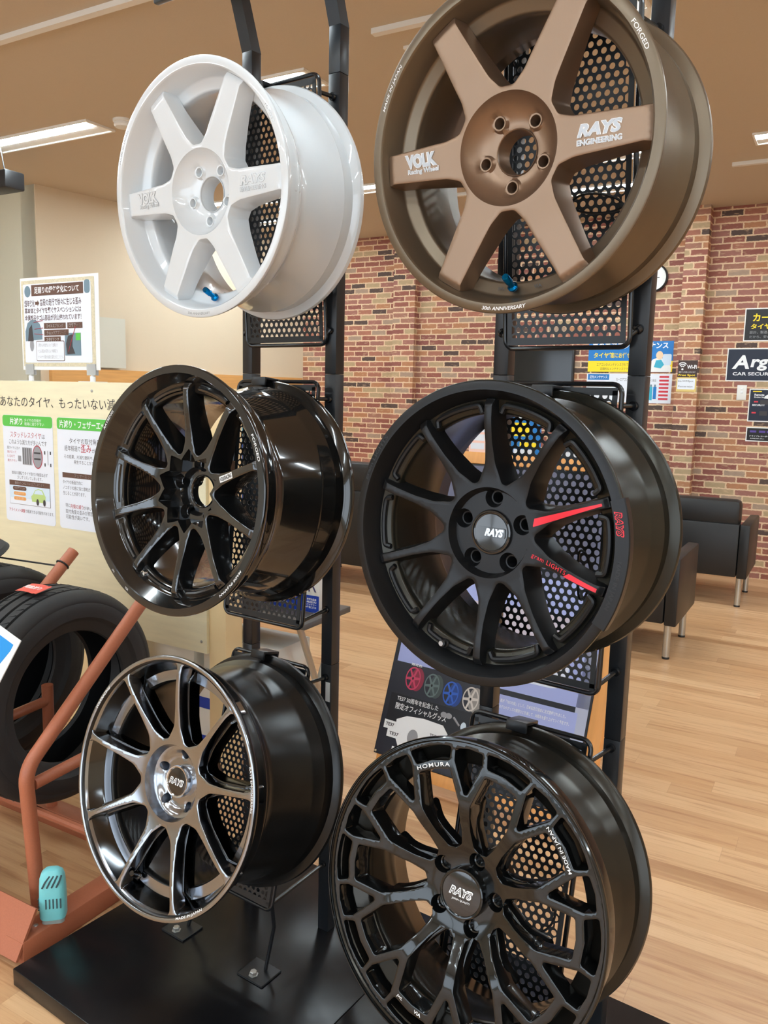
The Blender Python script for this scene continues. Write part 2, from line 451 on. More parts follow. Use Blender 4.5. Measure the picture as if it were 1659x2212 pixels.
def duct(e1a, e1b, e2, label):
    t = thing('lighting_rail', room_m(e1a, e2, CEIL), label, 'lighting rail', 'white lighting rails on the ceiling')
    MB().box(0, e1b-e1a, -.017, .017, -.022, 0).build('rail', M['plastic_white'], t, None)
    MB().box(.3, .34, -.02, .02, -.034, -.02).build('end_clip', M['plastic_white'], t, None)
duct(-4.6, -1.9, 2.44, 'long white lighting rail crossing the top left corner of the ceiling')
duct(-.78, .9, 5.735, 'short white lighting rail at the right under the edge light')
duct(-3.3, -2.4, 5.73, 'white lighting rail seen through the left window of the bronze wheel')
duct(-1.86, -1.2, 3.10, 'small white rail end beside the left rim of the bronze wheel')
t = thing('smoke_detector', room_m(-3.70, 3.45, CEIL), 'round white smoke detector on the ceiling left of the white wheel', 'smoke detector')
MB().lathe([(.055, 0), (.055, -.012), (.05, -.016)], 32, capa=True, capb=True).build('mounting_base', M['plastic_white'], t)
MB().lathe([(.048, -.016), (.050, -.030), (.044, -.040), (.02, -.044), (.0005, -.0445)], 32, capa=True).build('sensor_cover', M['plastic_white'], t)
t = thing('ceiling_speaker', room_m(-4.69, 3.42, 2.64), 'black box speaker hanging from the ceiling at the left edge', 'speaker')
MB().box(-.26, .078, -.07, .07, -.055, .055, bev=.012).build('speaker_cabinet', M['plastic_black'], t)
MB().tube([(-.02, 0, .07), (-.05, 0, .2), (-.09, 0, CEIL-2.64)], .004, 6).build('cable', M['plastic_black'], t)
MB().tube([(-.10, 0, .07), (-.10, 0, .16), (-.15, 0, CEIL-2.64)], .012, 8).build('bracket', M['plastic_black'], t)

# ------------------------------------------------------------------ wheel geometry
def round_loop(pts, step=.0035):
    """pts: (x, y, fillet); dense closed loop with filleted corners"""
    n = len(pts); out = []
    for i in range(n):
        p = np.array(pts[i][:2], float); a = np.array(pts[i-1][:2], float); b = np.array(pts[(i+1) % n][:2], float); r = pts[i][2]
        d1 = a-p; d2 = b-p; l1 = np.hypot(*d1); l2 = np.hypot(*d2); d1 /= l1; d2 /= l2
        ca = np.clip(d1@d2, -1, 1); ang = math.acos(ca)
        if r <= 0 or ang > pi-.02: out.append(p); continue
        t = min(r/math.tan(ang/2), l1*.48, l2*.48); rr = t*math.tan(ang/2)
        c = p+(d1+d2)/np.linalg.norm(d1+d2)*(rr/sin(ang/2))
        s = p+d1*t; e = p+d2*t
        a0 = atan2(*(s-c)[::-1]); a1 = atan2(*(e-c)[::-1]); da = (a1-a0+pi) % (2*pi)-pi
        k = max(3, int(abs(da)*rr/.0022)+1)
        for q in range(k+1):
            aa = a0+da*q/k; out.append(c+rr*np.array([cos(aa), sin(aa)]))
    dense = []
    for i in range(len(out)):
        p, q = out[i], out[(i+1) % len(out)]; L_ = np.hypot(*(q-p))
        if L_ < 2e-5: continue
        k = max(1, int(L_/step))
        for j in range(k): dense.append(p+(q-p)*j/k)
    return np.array(dense)
def circle_loop(r, n, cx=0, cy=0, cw=False):
    a = np.arange(n)/n*2*pi
    if cw: a = -a
    return np.c_[cx+r*np.cos(a), cy+r*np.sin(a)]
def area(l): x, y = l[:, 0], l[:, 1]; return .5*np.sum(x*np.roll(y, -1)-np.roll(x, -1)*y)
def offset_in(l, d):
    """moves a loop to its left by d"""
    t1 = l-np.roll(l, 1, 0); t2 = np.roll(l, -1, 0)-l
    t1 /= np.linalg.norm(t1, axis=1)[:, None]; t2 /= np.linalg.norm(t2, axis=1)[:, None]
    t = t1+t2; t /= np.linalg.norm(t, axis=1)[:, None]
    nrm = np.c_[-t[:, 1], t[:, 0]]; c = np.clip((t*t1).sum(1), .6, 1)
    return l+nrm*(d/c)[:, None]
def inside(P, loop):
    x, y = P[:, 0], P[:, 1]; r = np.zeros(len(P), bool)
    X0, Y0 = loop[:, 0], loop[:, 1]; X1, Y1 = np.roll(X0, -1), np.roll(Y0, -1)
    for a, b, c, d in zip(X0, Y0, X1, Y1):
        if b == d: continue
        k = (b > y) != (d > y)
        if k.any(): r[k] ^= x[k] < (c-a)*(y[k]-b)/(d-b)+a
    return r
def sstep(x, a, b):
    t = np.clip((x-a)/(b-a), 0, 1); return t*t*(3-2*t)

def face_mesh(name, outer, holes, D, T, bevel=.0022, rings=(), grid=.0052, draft=.12, ridge=None):
    """a plate with bevelled edges: outer loop (ccw), hole loops, front depth D(x,y), wall depth T(x,y)"""
    loops = [outer if area(outer) > 0 else outer[::-1]] + [h if area(h) < 0 else h[::-1] for h in holes]
    ins = [offset_in(l, bevel) for l in loops]
    mn, mx = loops[0].min(0), loops[0].max(0)
    gx = np.arange(mn[0], mx[0], grid); gy = np.arange(mn[1], mx[1], grid*.866)
    G = np.array([(x+(j % 2)*grid/2, y) for j, y in enumerate(gy) for x in gx])
    cand = np.vstack([G]+[np.asarray(r) for r in rings]) if len(rings) else G
    ok = inside(cand, offset_in(loops[0], bevel*2.0))
    for h in loops[1:]:
        idx = np.where(ok)[0]
        hb = offset_in(h, bevel*2.0); lo, hi = hb.min(0), hb.max(0)
        sel = idx[((cand[idx] > lo) & (cand[idx] < hi)).all(1)]
        if len(sel): ok[sel[inside(cand[sel], hb)]] = False
    pts = cand[ok]
    if len(rings):                                # grid points too near ring points go
        nr = np.vstack([np.asarray(r) for r in rings]); key = set(map(tuple, np.round(nr, 7)))
        cell = {}
        for p in nr: cell.setdefault((int(p[0]//.004), int(p[1]//.004)), []).append(p)
        keep = []
        for p in pts:
            if tuple(np.round(p, 7)) in key: keep.append(True); continue
            cx, cy = int(p[0]//.004), int(p[1]//.004); good = True
            for i in (-1, 0, 1):
                for j in (-1, 0, 1):
                    for q in cell.get((cx+i, cy+j), ()):
                        if (q[0]-p[0])**2+(q[1]-p[1])**2 < .0022**2: good = False
            keep.append(good)
        pts = pts[np.array(keep)]
    allp = np.vstack(ins+[pts]); edges = []; b = 0
    for l in ins:
        n = len(l); edges += [(b+i, b+(i+1) % n) for i in range(n)]; b += n
    r = delaunay_2d_cdt([Vector(p) for p in allp], edges, [], 0, 1e-7)
    V = np.array([(v.x, v.y) for v in r[0]]); F = [f for f in r[2]]
    orig = r[3]
    cen = np.array([V[list(f)].mean(0) for f in F]); keep = inside(cen, ins[0])
    for h in ins[1:]:
        lo, hi = h.min(0), h.max(0); sel = np.where(keep & ((cen > lo) & (cen < hi)).all(1))[0]
        if len(sel): keep[sel[inside(cen[sel], h)]] = False
    F = [tuple(f) for f, k in zip(F, keep) if k]
    o2n = {}
    for i, og in enumerate(orig):
        for q in og: o2n[q] = i
    nv = len(V)
    vz = -D(V[:, 0], V[:, 1])
    verts = [(x, y, z) for (x, y), z in zip(V, vz)]
    faces = list(F)
    # back side
    bz = vz - bevel - T(V[:, 0], V[:, 1])
    boff = len(verts); verts += [(x, y, z) for (x, y), z in zip(V, bz)]
    b = 0
    for l, li in zip(loops, ins):
        n = len(l); top = [o2n[b+i] for i in range(n)]; b += n
        d0 = D(li[:, 0], li[:, 1]); tt = T(li[:, 0], li[:, 1])
        mid = li+(l-li)*.66
        out = (l-li); out /= np.linalg.norm(out, axis=1)[:, None]
        low = l+out*(draft*tt)[:, None]
        m0 = len(verts); verts += [(p[0], p[1], -dd-bevel*.26) for p, dd in zip(mid, d0)]
        l0 = len(verts); verts += [(p[0], p[1], -dd-bevel) for p, dd in zip(l, d0)]
        w0 = len(verts); verts += [(p[0], p[1], -dd-bevel-t) for p, dd, t in zip(low, d0, tt)]
        for i in range(n):
            j = (i+1) % n
            faces += [(top[i], m0+i, m0+j, top[j]), (m0+i, l0+i, l0+j, m0+j), (l0+i, w0+i, w0+j, l0+j), (w0+i, boff+top[i], boff+top[j], w0+j)]
    faces += [tuple(q+boff for q in reversed(f)) for f in F]
    me = bpy.data.meshes.new(name); me.from_pydata(verts, [], faces)
    bm = bmesh.new(); bm.from_mesh(me)
    loose = [v for v in bm.verts if not v.link_faces]
    bmesh.ops.delete(bm, geom=loose, context='VERTS')
    bmesh.ops.recalc_face_normals(bm, faces=bm.faces); bm.to_mesh(me); bm.free()
    smoothen(me, 38); return me

def star(N, phi0, half, web, web_f):
    """outline of N spokes: half = [(r, w, fillet)] tip to hub, web = [(r, half-angle off the gap in deg, fillet)]"""
    pts = []
    for k in range(N):
        c, s = cos(radians(phi0+360*k/N)), sin(radians(phi0+360*k/N))
        put = lambda r, w, f: pts.append((r*c-w*s, r*s+w*c, f))
        for r, w, f in reversed(half): put(r, -w, f)
        for r, w, f in half: put(r, w, f)
        g = phi0+360*(k+.5)/N
        for r, o, f in web:
            pts.append((r*cos(radians(g+o)), r*sin(radians(g+o)), f))
    return round_loop(pts)

def barrel_mesh(name, R, Wd, shelf_in, shelf_d, lip_in, lip_d=.0, seg=144, wall_in=None, rim_flat=.0):
    """rim: lip, inner wall, front shelf, inner barrel, rear flange, outer barrel"""
    r = R
    front = [(r, .005), (r-.0006, .0018), (r-.003, 0.0), (lip_in+.003, lip_d), (lip_in, lip_d+.003)]
    wl = wall_in or (lip_in-.012)
    front += [(wl+.002, shelf_d-.004), (wl-.002, shelf_d), (shelf_in+.004, shelf_d+.002), (shelf_in, shelf_d+.006), (shelf_in-.001, shelf_d+.02)]
    inner = [(r-.052, max(shelf_d+.055, .085)), (r-.050, Wd-.085), (r-.030, Wd-.05), (r-.024, Wd-.006), (r-.021, Wd-.001)]
    rear = [(r-.003, Wd), (r-.0005, Wd-.002), (r, Wd-.006), (r-.002, Wd-.011), (r-.010, Wd-.0135), (r-.0175, Wd-.018), (r-.0185, Wd-.042), (r-.0165, Wd-.047), (r-.0185, Wd-.052), (r-.027, Wd-.072), (r-.030, Wd-.080)]
    out = [(r-.0435, .105), (r-.0445, .095), (r-.040, .082), (r-.024, .066), (r-.0185, .056), (r-.0165, .050), (r-.0185, .045), (r-.0175, .020), (r-.010, .0150), (r-.0025, .0125)]
    prof = front+inner+rear+out
    mb = MB().lathe([(a, -b) for a, b in prof], seg, closed=True)
    me = mb.mesh(name); smoothen(me, 42); return me

def hub_rings(lugs, lug_r, extra=()):
    rg = []
    for x, y in lugs:
        for rr in lug_r: rg.append(circle_loop(rr, max(14, int(rr*2*pi/.0025)), x, y))
    for rr in extra: rg.append(circle_loop(rr, int(rr*2*pi/.0035)))
    return rg
def pcd(r, phi0): return [(r*cos(radians(phi0+72*k)), r*sin(radians(phi0+72*k))) for k in range(5)]
def near(x, y, pts): return np.min([np.hypot(x-a, y-b) for a, b in pts], axis=0)

WP = {'w1': ((-.3972, 1.7101, 1.7745), (-.5679, -.8205, -.0656), .2490, .2405),
 'w2': ((.1680, 1.3013, 1.7527), (-.5790, -.8106, -.0876), .2460, .2434),
 'w3': ((-.4375, 1.6420, 1.1714), (-.5499, -.8302, .0918), .2571, .2902),
 'w4': ((.1491, 1.2789, 1.1580), (-.5934, -.8037, .0443), .2460, .2657),
 'w5': ((-.4562, 1.5953, .5570), (-.5536, -.8012, .2273), .2681, .2878),
 'w6': ((.1291, 1.2322, .5558), (-.5550, -.8048, .2103), .2608, .2325)}
def wheel_matrix(k):
    c, n, _, _ = WP[k]; n = Vector(n).normalized(); u = EZ.cross(n).normalized(); v = n.cross(u)
    return basis(Vector(c), u, v, n)
def wheel(k, label, group='display wheels on the racks'):
    return thing('alloy_wheel', wheel_matrix(k), label, 'wheel', group)
def valve(parent, R, phi, depth, m, length=.036, tilt=.5, name='valve_stem'):
    a = radians(phi); p = Vector((R*cos(a), R*sin(a), -depth)); d = (Vector((-cos(a), -sin(a), 0))*sin(tilt)+Vector((0, 0, 1))*cos(tilt)).normalized()
    q = d.to_track_quat('Z', 'Y').to_matrix().to_4x4(); q.translation = p
    mb = MB(); L_ = length
    mb.lathe([(.0075, 0), (.0085, .002), (.0085, .006), (.0055, .009), (.0048, .5*L_), (.0062, .52*L_), (.0062, .95*L_), (.005, L_)], 18, mat=q, capa=True, capb=True)
    return mb.build(name, m, parent)
def flat_text(name, mb, m, parent):
    """one object for each piece of lettering"""
    ends = mb.ch[1:]+[(len(mb.v), len(mb.f))]; o = None
    for (v0, f0), (v1, f1) in zip(mb.ch, ends):
        q = MB(); q.add(mb.v[v0:v1], [tuple(i-v0 for i in f) for f in mb.f[f0:f1]])
        o = link(name, q.mesh(name, False), m, parent)
    return o
def lug_inserts(parent, lugs, depth, m, r=.0085):
    for x, y in lugs:
        MB().lathe([(r+.0035, -depth+.0006), (r+.003, -depth+.0016), (r+.0008, -depth+.0012), (r, -depth-.001), (r-.0005, -depth-.016)], 24, mat=Matrix.Translation((x, y, 0))).build('lug_seat', m, parent)

# ---- six-spoke deep dish wheels (white, bronze)
def six_spoke(k, label, mface, mbarrel, mletter, medge, mvalve, bronze):
    _, _, R, Wd = WP[k]; s = R/.246
    t = wheel(k, label)
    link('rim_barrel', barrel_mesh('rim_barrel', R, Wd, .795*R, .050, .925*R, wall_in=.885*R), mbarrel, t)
    phi0 = .8
    out = star(6, phi0, [(.913*R, .0255*s, .004), (.86*R, .0235*s, .03), (.44*R, .0290*s, .05)], [(.372*R, -7, .012), (.372*R, 7, .012)], .012)
    lugs = pcd(.0525*s, 49 if bronze else 50)
    holes = [circle_loop(.0335*s, 48)]+[circle_loop(.0078*s, 22, x, y) for x, y in lugs]
    def D(x, y):
        r = np.hypot(x, y)
        d = .0135 + .0050*sstep(r, .868*R, .91*R) - .002*sstep(r, .085, .14)
        bowl = .0475 - .0285*np.clip((r-.036)/(.080*s-.036), 0, 1)**2.2
        d = np.where(r < .080*s, bowl, np.where(r < .0825*s, .019-.0055*(r-.080*s)/(.0025*s), d))
        q = near(x, y, lugs)
        flat = .0385
        d = np.where(q < .0128*s, np.maximum(flat+.003, d*0+flat+.003), np.where(q < .0140*s, np.minimum(d, flat+.003), d))
        return d
    def T(x, y):
        r = np.hypot(x, y); return .050-.014*sstep(r, .09, .2)-.020*(r < .05)
    rings = hub_rings(lugs, (.0125*s, .0142*s), (.0795*s, .0828*s, .070*s, .060*s, .042*s))
    link('spokes', face_mesh('spokes', out, holes, D, T, bevel=.0030, rings=rings), mface, t)
    MB().lathe([(.0352*s, -.0466), (.0345*s, -.0456), (.0335*s, -.0466), (.0332*s, -.078), (.036*s, -.078)], 48).build('bore_ring', medge, t)
    lug_inserts(t, lugs, .0415, medge, .0078*s)
    valve(t, .835*R, -91, .046, mvalve)
    # hub back pad
    MB().lathe([(.0335*s, -.082), (.066*s, -.082), (.070*s, -.060)], 48).build('hub_pad', mface, t)
    # cast lettering on two spokes
    zf = -.0104
    mb = MB(); c = radians(phi0)
    text_fit(mb, 'RAYS', .148*s, .0065*s, w=.066*s, h=.0175*s, z=zf, bold=.035, shear=.25)
    text_fit(mb, 'ENGINEERING', .148*s, -.0098*s, w=.066*s, h=.0072*s, z=zf, bold=.02)
    me2 = MB(); text_fit(me2, 'RAYS', .148*s, .0065*s, w=.0678*s, h=.0188*s, z=zf-.0004, bold=.075, shear=.25)
    text_fit(me2, 'ENGINEERING', .148*s, -.0098*s, w=.0678*s, h=.0084*s, z=zf-.0004, bold=.06)
    mb3 = MB(); text_fit(mb3, 'VOLK', -.156*s, .0048*s, w=.062*s, h=.0215*s, z=zf, bold=.05, shear=-.18)
    text_fit(mb3, 'Racing Wheel', -.152*s, -.0120*s, w=.058*s, h=.0085*s, z=zf, bold=.015)
    me3 = MB(); text_fit(me3, 'VOLK', -.156*s, .0048*s, w=.0638*s, h=.0228*s, z=zf-.0004, bold=.085, shear=-.18)
    text_fit(me3, 'Racing Wheel', -.152*s, -.0120*s, w=.0598*s, h=.0098*s, z=zf-.0004, bold=.05)
    if bronze:
        a = flat_text('spoke_lettering', mb, M['engrave_grey'], t); a['label'] = 'grey slanted capitals on the right spoke'
        a = flat_text('lettering_outline', me2, M['letter_white'], t); a['label'] = 'white outline of the right spoke lettering'
        a = flat_text('spoke_lettering', mb3, M['engrave_grey'], t); a['label'] = 'grey lettering on the left spoke'
        a = flat_text('lettering_outline', me3, M['letter_white'], t); a['label'] = 'white outline of the left spoke lettering'
        rim = MB(); z = .0004
        text_arc(rim, 'MADE IN JAPAN', .960*R, radians(149.5), .0058, z, bold=.01, shear=.25, w=.074)
        text_arc(rim, 'FORGED', .960*R, radians(28.6), .0062, z, bold=.01, w=.046)
        text_arc(rim, '30th ANNIVERSARY', .967*R, radians(-89.5), .0058, z, bold=.02, shear=.2, w=.078, inward=True)
        flat_text('rim_lettering', rim, M['letter_white'], t)
        sh = MB(); text_arc(sh, 'JWL', .842*R, radians(-97.5), .0060, -.0483, bold=.01, w=.013, inward=True); text_arc(sh, 'VIA', .842*R, radians(-79.5), .0060, -.0483, bold=.01, w=.013, inward=True)
        flat_text('shelf_lettering', sh, M['engrave_dark'], t)
    else:
        a = flat_text('spoke_lettering', mb, M['white_pearl'], t); a['label'] = 'white cast lettering on the right spoke'
        flat_text('lettering_outline', me2, M['letter_silver'], t)
        a = flat_text('spoke_lettering', mb3, M['white_pearl'], t); a['label'] = 'white cast lettering on the left spoke'
        flat_text('lettering_outline', me3, M['letter_silver'], t)
        rim = MB(); z = .0004
        text_arc(rim, 'MADE IN JAPAN', .962*R, radians(152), .0050, z, w=.070)
        text_arc(rim, 'FORGED', .962*R, radians(28), .0050, z, w=.040)
        text_arc(rim, '30th ANNIVERSARY', .967*R, radians(-92), .0050, z, w=.066, inward=True)
        flat_text('rim_lettering', rim, M['letter_silver'], t)
    return t
six_spoke('w1', 'glossy white six-spoke wheel at the top of the left rack', M['white_pearl'], M['white_pearl'], None, M['white_pearl'], M['blue_anodised'], False)
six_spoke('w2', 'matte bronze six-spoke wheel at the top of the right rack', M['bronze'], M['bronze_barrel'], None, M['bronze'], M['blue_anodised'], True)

# ---- left rack, middle: ten thin spokes round a star-shaped recess
def wheel_three():
    _, _, R, Wd = WP['w3']; t = wheel('w3', 'glossy dark gunmetal wheel with ten thin spokes, middle of the left rack'); s = R/.2571
    link('rim_barrel', barrel_mesh('rim_barrel', R, Wd, .790*R, .040, .930*R, wall_in=.868*R), M['gloss_black'], t)
    MB().lathe([(R-.003, .0004), (.935*R, .0004), (.930*R, -.002)], 144).build('rim_lip', M['gunmetal'], t)
    ph = 90
    out = star(10, ph, [(.872*R, .0115, .002), (.80*R, .0080, .02), (.55*R, .0086, .1), (.40*R, .0125, .03)], [(.285*R, 0, .010)], .01)
    lugs = pcd(.0571, 90)
    holes = [circle_loop(.0336, 44)]+[circle_loop(.0085, 20, x, y) for x, y in lugs]
    def rstar(x, y):
        a = (np.degrees(np.arctan2(y, x))-ph) % 36; a = np.minimum(a, 36-a)/18
        return .0900-.0230*a**.75
    def D(x, y):
        r = np.hypot(x, y)
        d = .024+.020*(1-sstep(r, .08, .86*R))+.006*sstep(r, .82*R, .87*R)
        rs = rstar(x, y)
        d = d+.032*(1-sstep(r, rs-.0035, rs))
        d = d+.014*(1-sstep(r, .046, .052))
        q = near(x, y, lugs); d = d+.014*(1-sstep(q, .0125, .0150))*(r > .043)
        return d
    def T(x, y): r = np.hypot(x, y); return .052-.014*sstep(r, .09, .2)-.036*(r < .06)
    al = np.arange(360)/360*2*pi
    st = rstar(np.cos(al), np.sin(al))
    rings = hub_rings(lugs, (.0120, .0152), (.0455, .0525))+[np.c_[(st+o)*np.cos(al), (st+o)*np.sin(al)] for o in (-.0038, .0004)]
    link('spokes', face_mesh('spokes', out, holes, D, T, bevel=.0018, rings=rings, grid=.0046), M['gunmetal'], t)
    MB().lathe([(.0355, -.0890), (.0345, -.0880), (.0335, -.0890), (.0332, -.104), (.036, -.104)], 48).build('bore_ring', M['gunmetal'], t)
    MB().lathe([(.0332, -.108), (.058, -.108), (.064, -.096)], 48).build('hub_pad', M['gloss_black'], t)
    # pockets between the spoke ends
    for k in range(10):
        a0 = radians(ph+18+36*k); pk = MB()
        pk.tube([( .832*R*cos(a0+x), .832*R*sin(a0+x), -.041) for x in np.linspace(-.20, .20, 14)], .0055, 8); pk.build('rim_pocket', M['gunmetal'], t)
    a = radians(-129); MB().lathe([(.0045, -.030), (.0065, -.030), (.0065, -.046)], 20, mat=Matrix.Translation((.835*R*cos(a+.17), .835*R*sin(a+.17), 0))).build('valve_hole', M['chrome'], t)
    MB().lathe([(.0001, -.0335), (.0045, -.0335)], 20, mat=Matrix.Translation((.835*R*cos(a+.17), .835*R*sin(a+.17), 0))).build('valve_plug', M['plastic_white'], t)
    rim = MB(); z = .0009
    text_arc(rim, 'RAYSENG.', .965*R, radians(146), .0058, z, bold=.01, shear=.25, w=.050)
    text_arc(rim, 'FORGED', .968*R, radians(24), .0058, z, bold=.01, w=.055)
    text_arc(rim, 'MADE IN JAPAN', .965*R, radians(-42), .0058, z, bold=.015, shear=.2, w=.078)
    text_arc(rim, 'JWL', .965*R, radians(-131), .0048, z, w=.010, inward=True); text_arc(rim, 'VIA', .965*R, radians(-118), .0048, z, w=.011, inward=True)
    flat_text('rim_lettering', rim, M['letter_white'], t)
    dm = Matrix.Rotation(radians(18), 4, 'Z')
    def on(x, y, lift):
        p = dm @ Vector((x, y, 0)); p.z = -float(D(np.array([p.x]), np.array([p.y]))[0])+lift; return p
    rs = np.linspace(.100, .142, 10)
    MB().add([on(r, w, .0005) for r in rs for w in (-.0062, .0062)], [(2*i, 2*i+2, 2*i+3, 2*i+1) for i in range(9)]).build('spoke_sticker', M['letter_white'], t, None)
    vs, fs, x0, x1, y0, y1 = text_data('VOLKRACING', .03, .2, 1.0)
    flat_text('sticker_lettering', MB().add([on(.102+(v.x-x0)/(x1-x0)*.038, ((v.y-y0)/(y1-y0)-.5)*.0085, .0008) for v in vs], fs), M['engrave_dark'], t)
    return t
wheel_three()

def cap_emblem(t, r, zf, mtext, sub=None, bar=False, size=1.0):
    if bar:
        b = MB(); b.prism(rounded_rect(r*1.72, r*.52, r*.1), zf, zf+.0012); b.build('emblem_bar', M['cap_black'], t)
        zf += .0013
    o = MB(); w = r*1.15*size; h = r*.36*size; y = .08*r if sub else 0
    if bar: x = r*.22; w *= .9
    else: x = 0
    text_fit(o, 'RAYS', x, y, w=w*1.10, h=h*1.2, z=zf+.0003, bold=.065, shear=.32)
    flat_text('emblem', o, mtext, t)
    i = MB(); text_fit(i, 'RAYS', x, y, w=w*1.0, h=h*.86, z=zf+.0006, bold=-.012, shear=.32); flat_text('emblem_inlay', i, M['cap_black'] if not bar else M['letter_silver'], t)
    if sub:
        q = MB(); text_fit(q, sub, .05*r, -.30*r, w=r*.98, h=r*.12, z=zf+.0004, bold=.01); flat_text('emblem_subtitle', q, mtext, t)

# ---- right rack, middle: ten spokes with red stripes
def wheel_four():
    _, _, R, Wd = WP['w4']; t = wheel('w4', 'satin black ten-spoke wheel with red stripes, middle of the right rack')
    link('rim_barrel', barrel_mesh('rim_barrel', R, Wd, .790*R, .034, .928*R, wall_in=.885*R), M['satin_barrel'], t)
    MB().lathe([(R-.002, .0003), (R-.004, .0012), (.935*R, .0012), (.928*R, -.002), (.890*R, -.028), (.880*R, -.033)], 144).build('rim_lip', M['satin_black'], t)
    ph = 91
    out = star(10, ph, [(.885*R, .0090, .002), (.83*R, .0074, .02), (.60*R, .0069, .1), (.46*R, .0100, .04)], [(.345*R, -3, .011), (.345*R, 3, .011)], .01)
    lugs = pcd(.0571, 90)
    holes = [circle_loop(.0085, 20, x, y) for x, y in lugs]
    def D(x, y):
        r = np.hypot(x, y)
        d = .0165+.018*(1-sstep(r, .085, .80*R))+.007*sstep(r, .84*R, .88*R)
        d = d+.016*(1-sstep(r, .0690, .0745))
        q = near(x, y, lugs); d = d+.016*(1-sstep(q, .0135, .0160))*(r > .040)
        return d
    def T(x, y): r = np.hypot(x, y); return .050-.012*sstep(r, .09, .2)
    rings = hub_rings(lugs, (.0132, .0163), (.0685, .0748))
    link('spokes', face_mesh('spokes', out, holes, D, T, bevel=.0026, rings=rings, grid=.0046), M['satin_black'], t)
    lug_inserts(t, lugs, .0648, M['satin_black'], .0085)
    for k in range(10):
        a0 = radians(ph+18+36*k); pk = MB()
        rr = lambda x: .842*R-(.012 if abs(x) > .215 else 0)
        pk.tube(bend_path([(rr(x)*cos(a0+x), rr(x)*sin(a0+x), -.031) for x in (-.225, -.205, -.16, -.12, -.08, -.04, 0, .04, .08, .12, .16, .205, .225)], .006, 3), .0048, 8)
        pk.build('rim_ridge', M['satin_black'], t)
    a = radians(-108); valve(t, .842*R, -108, .030, M['satin_black'], .016, .2, 'valve_boss')
    MB().lathe([(.0001, -.0125), (.0042, -.0125)], 20, mat=Matrix.Translation((.83*R*cos(a), .83*R*sin(a), 0))).build('valve_plug', M['engrave_grey'], t)
    cz = -.046
    cp = MB().lathe([(.0375, -.066), (.0375, cz-.002), (.0360, cz), (.0335, cz+.0008), (.0325, cz-.0015), (.0310, cz-.0020), (.0300, cz-.001), (.0005, cz-.0006)], 56).build('center_cap', M['cap_black'], t)
    cap_emblem(cp, .031, cz-.0005, M['letter_silver'], None, True)
    # rim step with lettering
    st = MB(); n = 40; vs = []; fs = []
    a0, a1 = radians(-27.5), radians(19)
    for i in range(n+1):
        aa = a0+(a1-a0)*i/n
        for rr, z in ((.925*R, .0005), (.930*R, .0030), (R+.003, .0030), (R+.0045, .0015), (R+.0045, -.012), (R-.004, -.016)): vs.append((rr*cos(aa), rr*sin(aa), z))
    for i in range(n):
        for j in range(5): fs.append((i*6+j, i*6+j+1, i*6+7+j, i*6+6+j))
    fs += [tuple(range(6)), tuple(reversed(range(n*6, n*6+6)))]
    st.add(vs, fs).build('rim_step', M['satin_black'], t)
    red = MB(); text_arc(red, 'RAYS', .962*R, radians(10.5), .0120, .0035, bold=.07, shear=.3, w=.038); flat_text('rim_logo', red, M['letter_red'], t)
    inn = MB(); text_arc(inn, 'RAYS', .962*R, radians(10.5), .0088, .0038, bold=.01, shear=.3, w=.035); flat_text('rim_logo_inlay', inn, M['satin_black'], t)
    dk = MB(); text_arc(dk, 'MADE IN JAPAN', .962*R, radians(-11.5), .0085, .0035, bold=.03, w=.074); text_arc(dk, 'gram LIGHTS', .962*R, radians(152), .0085, .0016, bold=.03, w=.088)
    text_arc(dk, 'JWL', .962*R, radians(-122), .006, .0016, w=.011, inward=True); text_arc(dk, 'VIA', .962*R, radians(-104), .006, .0016, w=.011, inward=True)
    flat_text('rim_lettering', dk, M['engrave_dark'], t)
    # red stripes on the two right-hand spokes: strips that follow the spoke tops
    def strip(phi, pts, nm, m, lift=.0006):
        c, s = cos(radians(phi)), sin(radians(phi)); vs = []; fs = []
        for r, w0, w1 in pts:
            for w in (w0, w1):
                x, y = r*c-w*s, r*s+w*c; vs.append((x, y, -float(D(np.array([x]), np.array([y]))[0])+lift))
        for i in range(len(pts)-1): fs.append((2*i, 2*i+2, 2*i+3, 2*i+1))
        return MB().add(vs, fs).build(nm, m, t, None)
    rs = np.linspace(.083, .845*R, 24)
    strip(ph-72, [(r, -.0085+.0050*(r-.083)/.125, min(.0040-.0035*(r-.083)/.125, -.0085+(r-.083)*2.5+.002)) for r in rs], 'red_stripe', M['letter_red'])
    rs = np.linspace(.150, .845*R, 16)
    strip(ph-108, [(r, -.0060+.002*(r-.15)/.06, min(.0030-.001*(r-.15)/.06, -.0060+(r-.150)*1.1)) for r in rs], 'red_stripe', M['letter_red'])
    dm = Matrix.Rotation(radians(ph-108), 4, 'Z'); vs, fs, x0, x1, y0, y1 = text_data('gram LIGHTS', .0, 0, 1.15)
    out_ = []
    for v in vs:
        p = dm @ Vector((.086+(v.x-x0)/(x1-x0)*.066, (v.y-y0)/(y1-y0)*.0095-.0055, 0)); p.z = -float(D(np.array([p.x]), np.array([p.y]))[0])+.0007; out_.append(p)
    flat_text('spoke_lettering', MB().add(out_, fs), M['letter_red'], t)
    return t
wheel_four()

